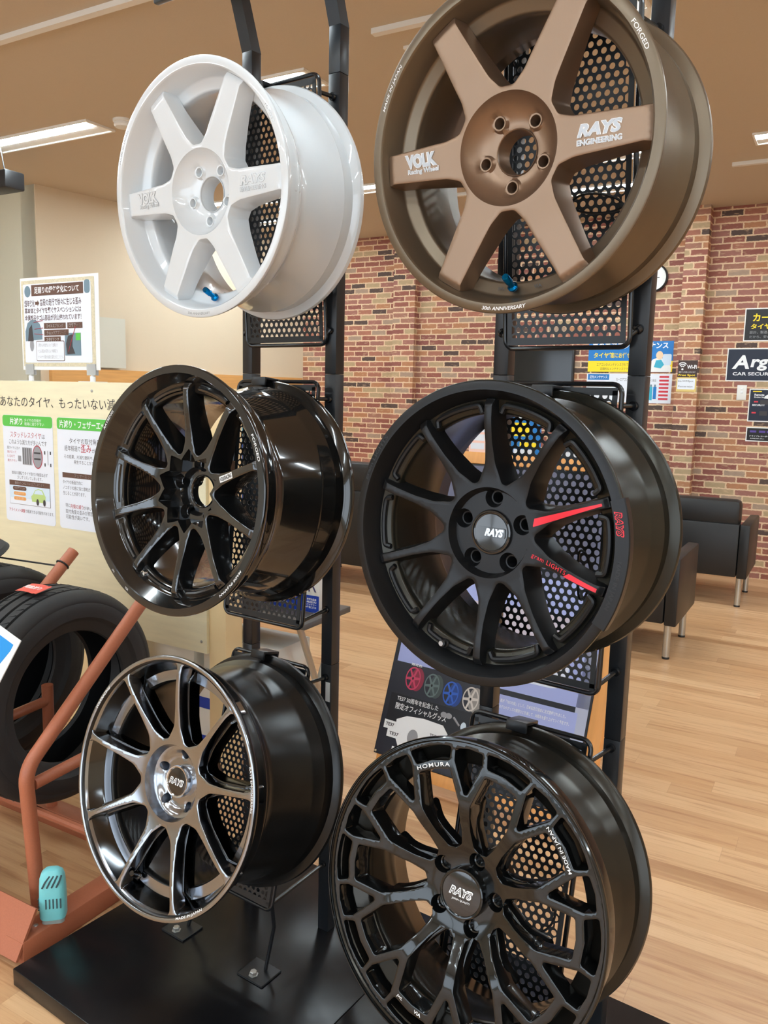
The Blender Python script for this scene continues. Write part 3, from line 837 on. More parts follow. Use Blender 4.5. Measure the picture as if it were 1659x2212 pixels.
# ---- left rack, bottom: nine spokes, bright machined front
def wheel_five():
    _, _, R, Wd = WP['w5']; t = wheel('w5', 'shiny smoked-chrome nine-spoke wheel at the bottom of the left rack'); s = R/.2571
    link('rim_barrel', barrel_mesh('rim_barrel', R, Wd, .790*R, .045, .950*R, wall_in=.885*R), M['barrel_black'], t)
    MB().lathe([(R-.0008, -.004), (R-.001, .0004), (R-.003, .0014), (.975*R, .0014), (.958*R, -.0010), (.945*R, -.006), (.935*R, -.012)], 144).build('rim_lip', M['hyper_silver'], t)
    MB().lathe([(.935*R, -.012), (.890*R, -.040), (.880*R, -.0440)], 144).build('rim_wall', M['dark_chrome'], t)
    MB().lathe([(.880*R, -.0445), (.845*R, -.0455), (.800*R, -.046)], 144).build('rim_shelf', M['hyper_silver'], t)
    ph = 91
    out = star(9, ph, [(.958*R, .018*s, .002), (.925*R, .0075*s, .012), (.86*R, .0056*s, .02), (.60*R, .0066*s, .1), (.44*R, .0098*s, .04)], [(.345*R, -4, .012), (.345*R, 4, .012)], .01)
    lugs = pcd(.0571, 90)
    holes = [circle_loop(.0095, 20, x, y) for x, y in lugs]
    def D(x, y):
        r = np.hypot(x, y)
        d = .005+.024*(1-sstep(r, .07, .95*R))**1.2
        d = d+.020*(1-sstep(r, .0745, .0795))+.012*(1-sstep(r, .05, .074))
        return d
    def T(x, y): r = np.hypot(x, y); return .030-.004*sstep(r, .09, .2)+.0*r
    rings = hub_rings(lugs, (), (.0742, .0798, .06, .05))
    link('spokes', face_mesh('spokes', out, holes, D, T, bevel=.0020, rings=rings, grid=.0048), M['hyper_silver'], t)
    out2 = star(9, ph, [(.895*R, .0155*s, .006), (.80*R, .0125*s, .03), (.50*R, .0138*s, .1)], [(.362*R, -4, .010), (.362*R, 4, .010)], .01)
    def D2(x, y):
        r = np.hypot(x, y); return .027+.022*(1-sstep(r, .07, .92*R))+.012*sstep(r, .80*R, .89*R)
    link('spoke_webs', face_mesh('spoke_webs', out2, [circle_loop(.078, 60)], D2, lambda x, y: .024+0*x, bevel=.0030, grid=.0055), M['dark_chrome'], t)
    MB().lathe([(.080, -.052), (.0785, -.075), (.074, -.110), (.032, -.112)], 56).build('hub_well', M['dark_chrome'], t)
    cz = -.046
    cp = MB().lathe([(.0335, -.068), (.0335, cz-.001), (.0325, cz+.0006), (.0300, cz), (.0285, cz-.002)], 56).build('center_cap', M['chrome'], t)
    MB().lathe([(.0290, cz-.002), (.020, cz-.0012), (.0004, cz-.0008)], 48).build('cap_disc', M['cap_black'], cp)
    cap_emblem(cp, .0285, cz-.0004, M['letter_white'], size=1.25)
    valve(t, .845*R, -105, .040, M['dark_chrome'], .030, .5)
    rim = MB(); z = .0019
    text_arc(rim, 'VOLKRACING', .972*R, radians(149), .0056, z, bold=.02, shear=.2, w=.064)
    text_arc(rim, 'MADE IN JAPAN', .970*R, radians(-56.5), .0060, z, bold=.015, shear=.25, w=.080, inward=True)
    text_arc(rim, 'JWL', .972*R, radians(-155), .0045, z, w=.010, inward=True); text_arc(rim, 'VIA', .972*R, radians(-142), .0045, z, w=.010, inward=True)
    text_arc(rim, 'RAYS ENGINEERING', .972*R, radians(14), .0050, z, bold=.01, w=.085)
    flat_text('rim_lettering', rim, M['letter_white'], t)
    return t
wheel_five()

# ---- right rack, bottom: branching mesh spokes
def wheel_six():
    _, _, R, Wd = WP['w6']; t = wheel('w6', 'glossy black wheel with branching mesh spokes at the bottom of the right rack'); s = R/.2608
    link('rim_barrel', barrel_mesh('rim_barrel', R, Wd, .80*R, .050, .965*R, lip_d=.004, wall_in=.955*R), M['mesh_barrel'], t)
    ph = 93; holes = []
    P = lambda r, a, f: (r*R*cos(radians(a)), r*R*sin(radians(a)), f)
    for k in range(10):
        a = ph+36*k; g = a+18
        holes.append(round_loop([P(.618, a, .004), P(.845, a+6.7, .006), P(.922, a+6.2, .004), P(.930, a, 0), P(.922, a-6.2, .004), P(.845, a-6.7, .006)]))
        holes.append(round_loop([P(.843, g-8.6, .004), P(.934, g-9.9, .004), P(.940, g-5, 0), P(.943, g, 0), P(.940, g+5, 0), P(.934, g+9.9, .004), P(.843, g+8.6, .004), P(.850, g, 0)]))
        holes.append(round_loop([P(.789, g-8.6, .006), P(.793, g, 0), P(.789, g+8.6, .006), P(.745, g+9.4, .01), P(.575, g+14.0, .02), P(.40, g+13.2, .05), P(.300, g+9.5, .006), P(.278, g, .006), P(.300, g-9.5, .006), P(.40, g-13.2, .05), P(.575, g-14.0, .02), P(.745, g-9.4, .01)]))
    lugs = pcd(.0571, 75)
    out = circle_loop(.975*R, 360)
    def D(x, y):
        r = np.hypot(x, y)
        d = .0085+.034*(1-sstep(r, .045, .60*R))
        q = near(x, y, lugs); d = d+.020*(1-sstep(q, .0125, .0150))*(r > .042)
        return d
    def T(x, y): r = np.hypot(x, y); return .040-.004*sstep(r, .1, .2)
    rings = hub_rings(lugs, (.0122, .0152), ())
    link('spokes', face_mesh('spokes', out, holes, D, T, bevel=.0014, rings=rings, grid=.0046, draft=.02), M['mesh_black'], t)
    MB().lathe([(R-.0005, -.005), (R-.001, -.001), (R-.003, .0008), (.984*R, .0008), (.981*R, -.002), (.976*R, -.002), (.972*R, -.0078)], 144).build('rim_lip', M['mesh_black'], t)
    for x, y in lugs:
        MB().lathe([(.0125, -.0555), (.0115, -.054), (.0095, -.055), (.009, -.075)], 24, mat=Matrix.Translation((x, y, 0))).build('lug_seat', M['mesh_black'], t)
    # rear flange of each spoke pair near the hub
    out2 = star(10, ph, [(.60*R, .0090, .006), (.40*R, .0125, .05)], [(.282*R, -2, .008), (.282*R, 2, .008)], .01)
    D2 = lambda x, y: .034+.022*(1-sstep(np.hypot(x, y), .05, .60*R))+.016*sstep(np.hypot(x, y), .45*R, .60*R)
    link('spoke_webs', face_mesh('spoke_webs', out2, [circle_loop(.016, 24, x, y) for x, y in lugs], D2, lambda x, y: .016+0*x, bevel=.003, grid=.0055), M['mesh_black'], t)
    MB().lathe([(.070, -.075), (.072, -.098), (.03, -.100)], 48).build('hub_pad', M['mesh_barrel'], t)
    cz = -.026
    cp = MB().lathe([(.0420, -.048), (.0420, cz-.006), (.0405, cz-.001), (.0385, cz), (.0365, cz-.0005), (.0355, cz-.0022)], 60).build('center_cap', M['mesh_black'], t)
    MB().lathe([(.0358, cz-.0022), (.025, cz-.0012), (.0004, cz-.0006)], 48).build('cap_disc', M['cap_black'], cp)
    cap_emblem(cp, .0355, cz-.0002, M['letter_white'], 'JAPAN QUALITY')
    rim = MB(); z = -.0082
    text_arc(rim, 'HOMURA', .8175*R, radians(111), .0068, z, bold=.005, space=1.2, w=.066)
    text_arc(rim, 'MADE IN JAPAN', .8175*R, radians(39), .0072, z, bold=.012, w=.074, inward=True)
    text_arc(rim, 'JWL', .8175*R, radians(-111.5), .0058, z, bold=.01, w=.012, inward=True); text_arc(rim, 'VIA', .8175*R, radians(-101), .0058, z, bold=.02, w=.014, inward=True)
    flat_text('rim_lettering', rim, M['letter_white'], t)
    pl = MB(); n = 12; vs = []; fs = []
    for i in range(n+1):
        aa = radians(-75+18*i/n)
        for rr in (.796*R, .840*R): vs.append((rr*cos(aa), rr*sin(aa), -.0081))
    for i in range(n): fs.append((2*i, 2*i+1, 2*i+3, 2*i+2))
    link('logo_patch', pl.add(vs, fs).mesh('p'), M['letter_white'], t)
    q = MB(); text_arc(q, 'RAYS', .8175*R, radians(-66), .0088, -.0077, bold=.02, shear=.3, w=.050, inward=True); flat_text('logo_lettering', q, M['engrave_dark'], t)
    return t
wheel_six()

# ------------------------------------------------------------------ wheel racks
def perforated_sheet():
    p, rh, d, th = .0155, .0134, .0104, .0008
    w, h = .232, .552
    nx = int((w-.012)/p); ny = int((h-.012)/rh)
    hexr = p/sqrt(3); yc = rh/(1.5)
    vs = []; fs = []
    ring = []
    for k in range(12):
        a = 2*pi*k/12+pi/6
        ring.append((cos(a)*d/2, sin(a)*d/2))
    hx = [(cos(pi/6+pi/3*k), sin(pi/6+pi/3*k)) for k in range(6)]
    outer = []
    for k in range(6):
        a, b = hx[k], hx[(k+1) % 6]
        outer += [a, ((a[0]+b[0])/2, (a[1]+b[1])/2)]
    # stretch the hexagon so that it tiles with pitch p and row height rh
    outer = [(x*p/sqrt(3), y*rh/1.5) for x, y in outer]
    for j in range(ny):
        for i in range(nx-(j % 2)):
            cx = (i-(nx-1)/2+(j % 2)*.5)*p; cy = (j-(ny-1)/2)*rh; b = len(vs)
            for z in (th, -th):
                vs += [(cx+x, cy+y, z) for x, y in outer]+[(cx+x, cy+y, z) for x, y in ring]
            for k in range(12):
                l = (k+1) % 12
                fs += [(b+k, b+l, b+12+l, b+12+k), (b+24+l, b+24+k, b+36+k, b+36+l), (b+12+k, b+12+l, b+36+l, b+36+k)]
    mb = MB(); mb.add(vs, fs)
    hx_, hy_ = (nx-1)/2*p+p*.55, (ny-1)/2*rh+rh*.72
    e = .0125; t2 = th+.0002
    mb.box(-w/2, w/2, hy_-.0085, h/2, -t2, t2); mb.box(-w/2, w/2, -h/2, -hy_+.0085, -t2, t2)
    # saw-tooth sides: a strip and the half cells of the shifted rows
    x_ = (nx-1)/2*p
    mb.box(x_+.0060, w/2, -hy_, hy_, -t2, t2); mb.box(-w/2, -x_-.0060, -hy_, hy_, -t2, t2)
    me = mb.mesh('perforated_sheet'); return me
SHEET = perforated_sheet()
def frame_mesh():
    loop = rounded_rect(.245, .565, .018, 6); return MB().tube([(x, y, 0) for x, y in loop], .0046, 10, closed=True)
FRAME = frame_mesh().mesh('panel_frame'); smoothen(FRAME)
def hook_mesh():
    mb = MB(); mb.box(-.021, .021, .283, .289, -.012, .040, bev=.0015); mb.box(-.021, .021, .269, .289, .0355, .041, bev=.0015)
    mb.box(-.021, .021, .25, .289, -.014, -.008, bev=.0015); return mb
HOOK = hook_mesh().mesh('rim_hook'); smoothen(HOOK)
PLZ = .042

def make_rack(left):
    ac = -1.297 if left else -.604
    RMt = rack_m(ac, -1.47, 0); inv = RMt.inverted()
    t = thing('wheel_display_rack', RMt, 'black steel rack holding the white wheel and two dark wheels' if left else 'black steel rack holding the bronze wheel and two black wheels', 'rack', 'black wheel display racks')
    def loc(a, n, z): return Vector((a-ac, -(n+1.47), z))
    x0, x1 = (-1.655-ac, -.9535-ac) if left else (-.9525-ac, -.25-ac)
    MB().box(x0, x1, -(-.926+1.47), -(-1.67+1.47), 0, PLZ, bev=.002).build('base_plate', M['plate_black'], t)
    for a0, a1 in (((-1.4425, -1.411), (-1.183, -1.1515)) if left else ((-.7545, -.723), (-.485, -.453))):
        mb = MB(); y0, y1 = -(-1.46+1.47), -(-1.491+1.47)
        for z0, z1 in ((PLZ, .735), (.7356, 1.4195), (1.4201, 2.0605), (2.0611, 2.158)):
            mb.box(a0-ac, a1-ac, y0, y1, z0, z1, bev=.0012)
        k = .36
        pts = [(a0-ac, y0, 2.158), (a1-ac, y0, 2.158), (a1-ac, y1, 2.1575), (a0-ac, y1, 2.1575)]
        dz = .55; pts = [(p[0], p[1], 2.1575) for p in pts]
        vs = [Vector(p) for p in pts]+[Vector((p[0], p[1]-k*dz, p[2]+dz)) for p in pts]
        mb.add(vs, [(3, 2, 1, 0), (4, 5, 6, 7), (0, 1, 5, 4), (1, 2, 6, 5), (2, 3, 7, 6), (3, 0, 4, 7)])
        mb.build('post', M['black_steel'], t)
    MB().box(-.228, .25, -.20, -.185, 2.211, 2.70, bev=.004).build('header_board', M['black_steel'], t)
    posts = (-1.4268, -1.1673) if left else (-.7388, -.469)
    for key in (('w1', 'w3', 'w5') if left else ('w2', 'w4', 'w6')):
        c, n, R, Wd = WP[key]
        wm = wheel_matrix(key); u, v, nn = wm.col[0].xyz, wm.col[1].xyz, wm.col[2].xyz
        o = Vector(c)-nn*(Wd+.0105)
        sh = ac-(o.dot(AX))                       # centre the panel on its rack
        o = o+u*(sh*.9)-v*.024
        pm = inv @ basis(o, u, v, nn)
        s = link('perforated_panel', SHEET, M['black_sheet'], t); s.matrix_basis = pm
        f = link('panel_frame', FRAME, M['black_rod'], s); f.matrix_basis = Matrix.Translation((0, 0, -.0035))
        hk = link('rim_hook', HOOK, M['black_steel'], s); hk.matrix_basis = Matrix.Translation((-.018-sh*.9, R+.025-.2825, 0))
        W2P = basis(o, u, v, nn).inverted()
        for sx, ap in ((-1, posts[0]), (1, posts[1])):
            for vv in (.245, -.262):
                a = Vector((sx*.1225, vv, -.004)); w = basis(o, u, v, nn) @ a
                e = rack(ap, -1.459, w.z+(.0 if vv > 0 else .012)); q = W2P @ e
                m1 = Vector((a.x, a.y+(.0165 if vv > 0 else -.0145), a.z)) if False else a
                mb = MB().tube([m1, q], .0045, 10)
                d = (q-m1).normalized(); mb.tube([q-d*.006, q+d*.001], .0085, 12)
                mb.build('arm_rod', M['black_rod'], s)
            if key in ('w5', 'w6'):
                a = Vector((sx*.1225, -.268, -.003)); w = basis(o, u, v, nn) @ a
                fx = (-1.4442, -1.1816)[(sx+1)//2]+(0 if left else .693)
                e = rack(fx, -1.268, PLZ+.004); k = rack(fx+(w.dot(AX)-fx)*.75, w.dot(NX)-.01, w.z-.06)
                mb = MB().tube([a, W2P @ k, W2P @ e], .0045, 10); mb.build('foot_rod', M['black_rod'], s)
                tb = MB().box(fx-ac-.045, fx-ac+.032, -(-1.285+1.47), -(-1.222+1.47), PLZ, PLZ+.004, bev=.001).build('foot_tab', M['black_steel'], t)
                bt = MB().lathe([(.0115, 0), (.0115, .0015), (.0085, .0017), (.0085, .0085), (.0072, .010)], 6, capa=True, capb=True, mat=Matrix.Translation((fx-ac-.010, -(-1.238+1.47), PLZ+.004))).build('bolt', M['zinc'], tb, 20)
    return t
make_rack(True); make_rack(False)
t = thing('paper_label', rack_m(-1.161, -1.4592, .668), 'small white paper label stuck on the right post of the left rack', 'label')
MB().box(-.0065, .0065, -.0004, .0004, -.024, .024).build('paper', M['white_card'], t, None)

# ---- black cable ties looped through the panels
def cable_tie(key, u, v, rx, ry, ang, label, lift=.010):
    c, n, R, Wd = WP[key]; wm = wheel_matrix(key)
    m4 = wm @ Matrix.Translation((u, v, -Wd-.009+lift*.2)) @ Matrix.Rotation(radians(ang), 4, 'Z')
    t = thing('cable_tie', m4, label, 'cable tie', 'black cable ties on the perforated panels')
    P = [(rx*cos(a), ry*sin(a), .006+.014*(1-cos(2*a))/2) for a in np.linspace(0, 2*pi, 33)[:-1]]
    MB().tube(P, .0022, 6, closed=True).build('strap', M['plastic_black'], t)
    MB().box(rx-.005, rx+.005, -.004, .004, .002, .010, bev=.001).build('buckle', M['plastic_black'], t)
cable_tie('w4', .077, -.085, .012, .045, 4, 'black cable tie looped on the panel behind the red-striped wheel')
cable_tie('w5', .088, -.075, .016, .036, 8, 'black cable tie looped on the panel behind the smoked-chrome wheel')
cable_tie('w6', .055, -.072, .042, .032, 30, 'black cable tie looped on the panel behind the mesh-spoke wheel')
cable_tie('w2', .055, -.062, .046, .016, -8, 'black cable tie looped on the panel behind the bronze wheel')

# ------------------------------------------------------------------ tyre rack at the left
def tyre(e1, e2, z, R, hole, wid, label, group='worn tyres on the brown rack'):
    m4 = basis(room(e1, e2, z), E2, EZ, E1)             # axis along E1
    t = thing('tyre', m4, label, 'tyre', group)
    h = wid/2
    tread = [(R-.022, -h+.004), (R-.010, -h+.012), (R-.003, -h+.026)]
    for g in (-.62, -.22, .22, .62):
        c = g*h*.95; tread += [(R-.0005+(.0022 if abs(g) < .3 else 0), c-.0058), (R-.0085, c-.0042), (R-.0085, c+.0042), (R-.0005+(.0022 if abs(g) < .3 else 0), c+.0058)]
    tread += [(R-.003, h-.026), (R-.010, h-.012), (R-.022, h-.004)]
    side = [(R-.030, h-.001), (R-.034, h-.0015), (R-.036, h), (R-.055, h+.004), (R-.075, h+.003), (hole+.034, h-.006), (hole+.031, h-.008), (hole+.012, h-.013), (hole+.003, h-.018), (hole, h-.026)]
    inner = [(hole+.004, h-.036), (hole+.03, h-.034), (R-.03, h-.026), (R-.014, h*.5), (R-.013, 0)]
    sideL = [(r, -z_) for r, z_ in reversed(side)]; innerL = [(r, -z_) for r, z_ in reversed(inner[:-1])]
    MB().lathe(tread+side, 112).build('tread_and_sidewall', M['rubber'], t, 30)
    MB().lathe(inner+innerL+sideL+[tread[0]], 96).build('inner_casing', M['rubber_inner'], t, 30)
    sip = MB()
    for k in range(72):
        a = 2*pi*k/72
        for c in (-.42*h, .42*h):
            mm = Matrix.Rotation(a, 4, 'Z') @ Matrix.Translation((R+.0004, 0, c)) @ Matrix.Rotation(.5, 4, 'X')
            sip.box(-.0012, .0012, -.0007, .0007, -.011, .011, mat=mm)
    o = sip.build('tread_sipes', M['rubber_inner'], t, None); o['kind'] = 'stuff'
    return t
tyre(-1.94, 1.50, .500, .306, .188, .195, 'worn black tyre with a red tag, nearest on the brown rack')
tyre(-2.25, 1.50, .5235, .312, .190, .19, 'black tyre partly hidden behind the red-tagged tyre')

RK = room_m(-1.7, 1.2, 0)
t = thing('tyre_rack', RK, 'brown tubular rack carrying the worn tyres beside the black base plate', 'rack')
def L(e1, e2, z): return (e1+1.7, e2-1.2, z)
for e1 in (-1.70, -2.10, -2.48):
    MB().tube(bend_path([L(e1, 1.245, .055), L(e1, 1.222, .43), L(e1, 1.715, .862)], .09, 8), .0185, 16).build('bent_tube', M['orange_tube'], t)
    MB().tube([L(e1, 1.245, .385), L(e1, 1.60, .405)], .0155, 14).build('arm_tube', M['orange_tube'], t)
    MB().tube([L(e1, 1.60, .055), L(e1, 1.60, .455)], .0175, 16).build('rear_post', M['orange_tube'], t)
MB().box(*[v for p in ((-1.665+1.7, -1.60+1.7), (1.125-1.2, 1.66-1.2), (.0, .058)) for v in p], bev=.003).build('side_rail', M['orange_tube'], t)
MB().box(-1.5, .035, 1.575-1.2, 1.635-1.2, 0, .055, bev=.003).build('back_rail', M['orange_tube'], t)
MB().box(-1.5, .035, 1.125-1.2, 1.185-1.2, 0, .05, bev=.003).build('front_rail', M['orange_tube'], t)
kp = MB(); kp.add([L(-3.2, 1.105, .02), L(-1.602, 1.105, .02), L(-1.602, 1.165, .125), L(-3.2, 1.165, .125), L(-3.2, 1.111, .016), L(-1.602, 1.111, .016), L(-1.602, 1.171, .121), L(-3.2, 1.171, .121)],
 [(0, 1, 2, 3), (7, 6, 5, 4), (0, 4, 5, 1), (1, 5, 6, 2), (2, 6, 7, 3), (3, 7, 4, 0)])
kp.build('kick_plate', M['orange_tube'], t, None)
MB().lathe([(.0001, .0605), (.005, .0595), (.006, .0575)], 14, mat=Matrix.Translation(L(-1.632, 1.185, 0))).build('screw', M['zinc'], t)
for e2 in (1.385, 1.615):
    MB().tube([L(-1.62, e2, .197), L(-2.5, e2, .197)], .012, 10).build('support_bar', M['orange_tube'], t)
z_ = MB().tube([(0.0195*cos(a), .0195*sin(a), 0) for a in np.linspace(0, 2*pi, 21)[:-1]], .003, 6, closed=True).build('tie_strap', M['plastic_black'], t)
z_.matrix_basis = Matrix.Translation(L(-2.1, 1.672, .826)) @ Matrix.Rotation(radians(-48), 4, 'X')
MB().tube([L(-2.1, 1.655, .825), L(-2.3, 1.56, .848), L(-2.45, 1.45, .845)], .0028, 6).build('tie_cord', M['plastic_black'], t)

t = thing('strut_mount', room_m(-2.30, 1.50, .862), 'grey metal strut mount with studs standing on top of the hidden tyre', 'car part')
MB().lathe([(.10, -.008), (.11, 0), (.10, .012), (.05, .016), (.03, .022)], 36, capa=True, capb=True, mat=Matrix.Rotation(.25, 4, 'X')).build('mount_plate', M['rubber'], t)
for x, y in ((-.03, -.065), (.065, .0), (-.06, .04)):
    MB().lathe([(.0065, .0), (.0065, .05), (.005, .052)], 12, capa=True, capb=True, mat=Matrix.Translation((x, y, .01))).build('stud', M['zinc'], t)

# red tag lying on the tread
m4 = basis(room(-1.945, 1.45, .500+.3095), E1, (E2*.985+EZ*.17).normalized(), (EZ*.985-E2*.17).normalized())
t = thing('tread_tag', m4, 'red tag with white lettering lying on the tread of the front tyre', 'tag')
n = 12; vs = []; fs = []
for i in range(n+1):
    x = -.045+.09*i/n
    for y in (-.028, .028): vs.append((x, y, .0035+.004*sin((x+.045)/.09*pi)+.003*(x > .03)))
for i in range(n): fs.append((2*i, 2*i+2, 2*i+3, 2*i+1))
o = MB().add(vs, fs).build('tag_card', mat('tag_red', srgb(222, 86, 72), .45), t)
tx = MB(); text_fit(tx, '両肩減り', 0, 0, w=.066, h=.020, z=.0092, bold=.02); flat_text('tag_lettering', tx, M['letter_white'], t)

# blue and white price card leaning at the left edge
m4 = room_m(-1.745, 1.198, .735) @ Matrix.Rotation(radians(-24), 4, 'X') @ Matrix.Rotation(radians(14), 4, 'Y')
t = thing('price_card', m4, 'white and blue price card on the front tyre at the left edge', 'card')
MB().box(-.20, .052, -.0012, .0012, -.075, .052).build('card_sheet', M['white_card'], t, None)
MB().add([(-.19, -.0016, -.06), (.012, -.0016, -.06), (.036, -.0016, .018), (.036, -.0016, .034), (-.19, -.0016, .034)], [(0, 1, 2, 3, 4)]).build('blue_print', mat('print_blue', srgb(26, 140, 214), .5), t, None)

# ---- pale blue air freshener on the rail
t = thing('air_freshener', room_m(-1.612, 1.222, .0585) @ Matrix.Rotation(radians(40), 4, 'Z'), 'pale turquoise slotted air freshener standing on the brown rail', 'air freshener')
FR = noise_bump(mat('freshener_shell', srgb(128, 214, 220), .35), 60, 0, .001, col_var=.02)
sh = MB(); secs = [(.0, .030, .022), (.004, .0315, .0235), (.05, .0315, .0235), (.085, .0305, .0225), (.106, .0290, .021), (.118, .025, .018), (.126, .016, .012), (.128, .006, .005)]
vs = []; k = 28
for z, a, b in secs:
    for i in range(k):
        q = 2*pi*i/k; c, s_ = cos(q), sin(q)
        vs.append((a*abs(c)**.6*(1 if c > 0 else -1), b*abs(s_)**.6*(1 if s_ > 0 else -1), z+.012))
fs = [(j*k+i, j*k+(i+1) % k, (j+1)*k+(i+1) % k, (j+1)*k+i) for j in range(len(secs)-1) for i in range(k)]+[tuple(range((len(secs)-1)*k, len(secs)*k)), tuple(reversed(range(k)))]
sh.add(vs, fs).build('shell', FR, t)
MB().prism(rounded_rect(.054, .036, .012), 0, .0125).build('clear_base', mat('clear_plastic', (.62, .70, .68), .15, trans=.5), t)
sl = MB(); DK = mat('slot_dark', (.05, .09, .10), .6)
for i in range(5): MB().box(-.012+i*.0085-.0015, -.012+i*.0085+.0015, -.0246, -.0225, .045, .070).build('slot', DK, t, None)
for i in range(4): MB().box(-.0330, -.0300, -.014, -.002, .036+i*.009, .0385+i*.009).build('slot', DK, t, None)
for i in range(4): MB().tube([(-.020+.011*i, -.0225, .100), (-.013+.011*i, -.0215, .114), (-.002+.009*i, -.0175, .128)], .0022, 6).build('slot', DK, t)

# ------------------------------------------------------------------ information board with posters
def sheet(name, x0, x1, z0, z1, m, parent, y=0.0, r=.0, th=.0006):
    """a thin printed sheet in a local xz plane, its face towards -y"""
    mb = MB(); mm = Matrix.Rotation(radians(90), 4, 'X')
    pl = rounded_rect(x1-x0, z1-z0, r, 5, (x0+x1)/2, (z0+z1)/2) if r > 0 else [(x0, z0), (x1, z0), (x1, z1), (x0, z1)]
    mb.prism(pl, -y, -y+th, mat=mm); return mb.build(name, m, parent, None)
ROTX = Matrix.Rotation(radians(90), 4, 'X')
def tx(name, lines, m, parent, y):
    """lines: (string, x, z, h, width or None, align)"""
    mb = MB()
    for l in lines:
        s, x, z, h, w, al = l[:6]; b = l[6] if len(l) > 6 else .0
        text_fit(mb, s, x, z, h=h, w=w, z=-y, align=al, bold=b, mat=ROTX)
    return flat_text(name, mb, m, parent)
INK = mat('ink_dark', srgb(64, 60, 62), .6); INKR = mat('ink_red', srgb(176, 62, 74), .6); INKB = mat('ink_brown', srgb(98, 70, 58), .6)
GREEN = mat('print_green', srgb(92, 188, 76), .5); PAPER = mat('poster_paper', srgb(226, 230, 238), .45); SAND = noise_bump(mat('print_sand', srgb(206, 196, 168), .6), 160, 0, .001, col_var=.12)
ORNG = mat('print_orange', srgb(226, 160, 92), .5); PALEB = mat('print_pale_blue', srgb(206, 222, 236), .5); LIME = mat('print_lime', srgb(182, 206, 130), .5)
GREY = mat('print_grey', srgb(150, 150, 154), .5); STEEL = mat('print_steel', srgb(110, 134, 148), .5)

BM = room_m(-1.80, 2.08, 0)
t = thing('information_board', BM, 'pale wooden notice board about tyre wear behind the left rack', 'notice board')
MB().box(-1.9, -.075, 0, .020, .464, 1.398, bev=.001).build('board_panel', M['cream_ply'], t)
MB().box(-.075, 0, .012, .10, 0, 1.385, bev=.001).build('side_post', M['cream_post'], t)
MB().box(-1.9, -.55, .10, .115, .0, .47).build('back_panel', M['cream_post'], t, None)
for x, z in ((-.62, 1.366), (-.10, .505)):
    MB().lathe([(.0055, 0), (.005, .002), (.0002, .003)], 14, mat=Matrix.Translation((x, 0, z)) @ Matrix.Rotation(radians(90), 4, 'X')).build('screw', M['zinc'], t)
for x in (-.70, -1.25):
    MB().box(x-.02, x+.02, .06, .09, 0, .47).build('slotted_upright', M['plastic_white'], t, None)
    for k in range(16): MB().box(x-.011, x-.006, .058, .061, .03+k*.026, .047+k*.026).build('upright_slot', DK, t, None)
MB().box(-1.25, -.70, .05, .10, .10, .125).build('basket_rail', M['plastic_white'], t, None)
for k in range(10): MB().box(-1.2+k*.05, -1.196+k*.05, .058, .062, .12, .20).build('basket_wire', M['plastic_white'], t, None)
tx('board_title', [('あなたのタイヤ、もったいない減り方', -1.150, 1.318, .042, .735, 'l')], INK, t, -.0008)

PM = room_m(-2.94, 2.0794, .839)
p = thing('wear_poster', PM, 'green-headed poster with a small green car, left of the two on the board', 'poster', 'posters on the notice board')
w, h = .298, .425
sheet('paper_sheet', 0, w, 0, h, PAPER, p, 0, .014)
sheet('header_band', .001, w-.001, h*.895, h-.001, GREEN, p, -.0008, .012)
tx('header_lettering', [('片減り', .045, h*.943, .028, .078, 'l', .02), ('タイヤの内側が', .135, h*.958, .013, .100, 'l'), ('極端に減りやすい', .135, h*.925, .013, .115, 'l')], M['letter_white'], p, -.0016)
tx('red_lettering', [('スタッドレスタイヤ', .045, h*.82, .024, .185, 'l'), ('角が立って', .022, h*.655, .011, .055, 'l'), ('いるので', .022, h*.615, .011, .045, 'l'), ('磨れやすい', .022, h*.575, .011, .058, 'l'), ('アライメント調整', .020, h*.107, .014, .098, 'l', .01)], INKR, p, -.0008)
tx('body_lettering', [('は', .234, h*.815, .017, None, 'l'), ('このような減り方が多いんです', .036, h*.752, .020, .225, 'l'), ('夏タイヤに比べ', .022, h*.695, .012, .080, 'l'), ('普段の運転でタイヤ取付け角度は必ず', .045, h*.462, .014, .215, 'l'), ('少しずつズレてしまいます。', .078, h*.422, .014, .150, 'l'), ('で軽減できる可能性があります。', .120, h*.107, .014, .170, 'l')], INK, p, -.0008)
sheet('tyre_picture', .115, .172, h*.545, h*.705, GREY, p, -.0008)
for k in range(4): sheet('tyre_groove', .120+k*.0135, .1225+k*.0135, h*.55, h*.70, INK, p, -.0013)
MB().prism([(.205+.030*cos(a), h*.625+.046*sin(a)) for a in np.linspace(0, 2*pi, 29)[:-1]], .0008, .0011, mat=ROTX).build('worn_tyre_ring', INKR, p, None)
MB().prism([(.205+.026*cos(a), h*.625+.042*sin(a)) for a in np.linspace(0, 2*pi, 29)[:-1]], .0012, .0015, mat=ROTX).build('worn_tyre_picture', GREY, p, None)
for zz in (.60, .655): sheet('wear_mark', .186, .224, h*zz, h*zz+.006, INK, p, -.0018)
for xx in (.245, .278): sheet('axle_sketch', xx, xx+.006, h*.545, h*.575, INK, p, -.0008); sheet('axle_sketch', xx, xx+.006, h*.655, h*.685, INK, p, -.0008)
sheet('axle_line', .264, .2665, h*.56, h*.69, GREY, p, -.0008); sheet('pointer_patch', .088, .106, h*.572, h*.625, GREY, p, -.0008)
sheet('caption_band', .028, .272, h*.345, h*.390, INKB, p, -.0008)
tx('caption_lettering', [('普段からこのような状況下にあります', .062, h*.368, .0105, .175, 'l')], M['letter_white'], p, -.0014)
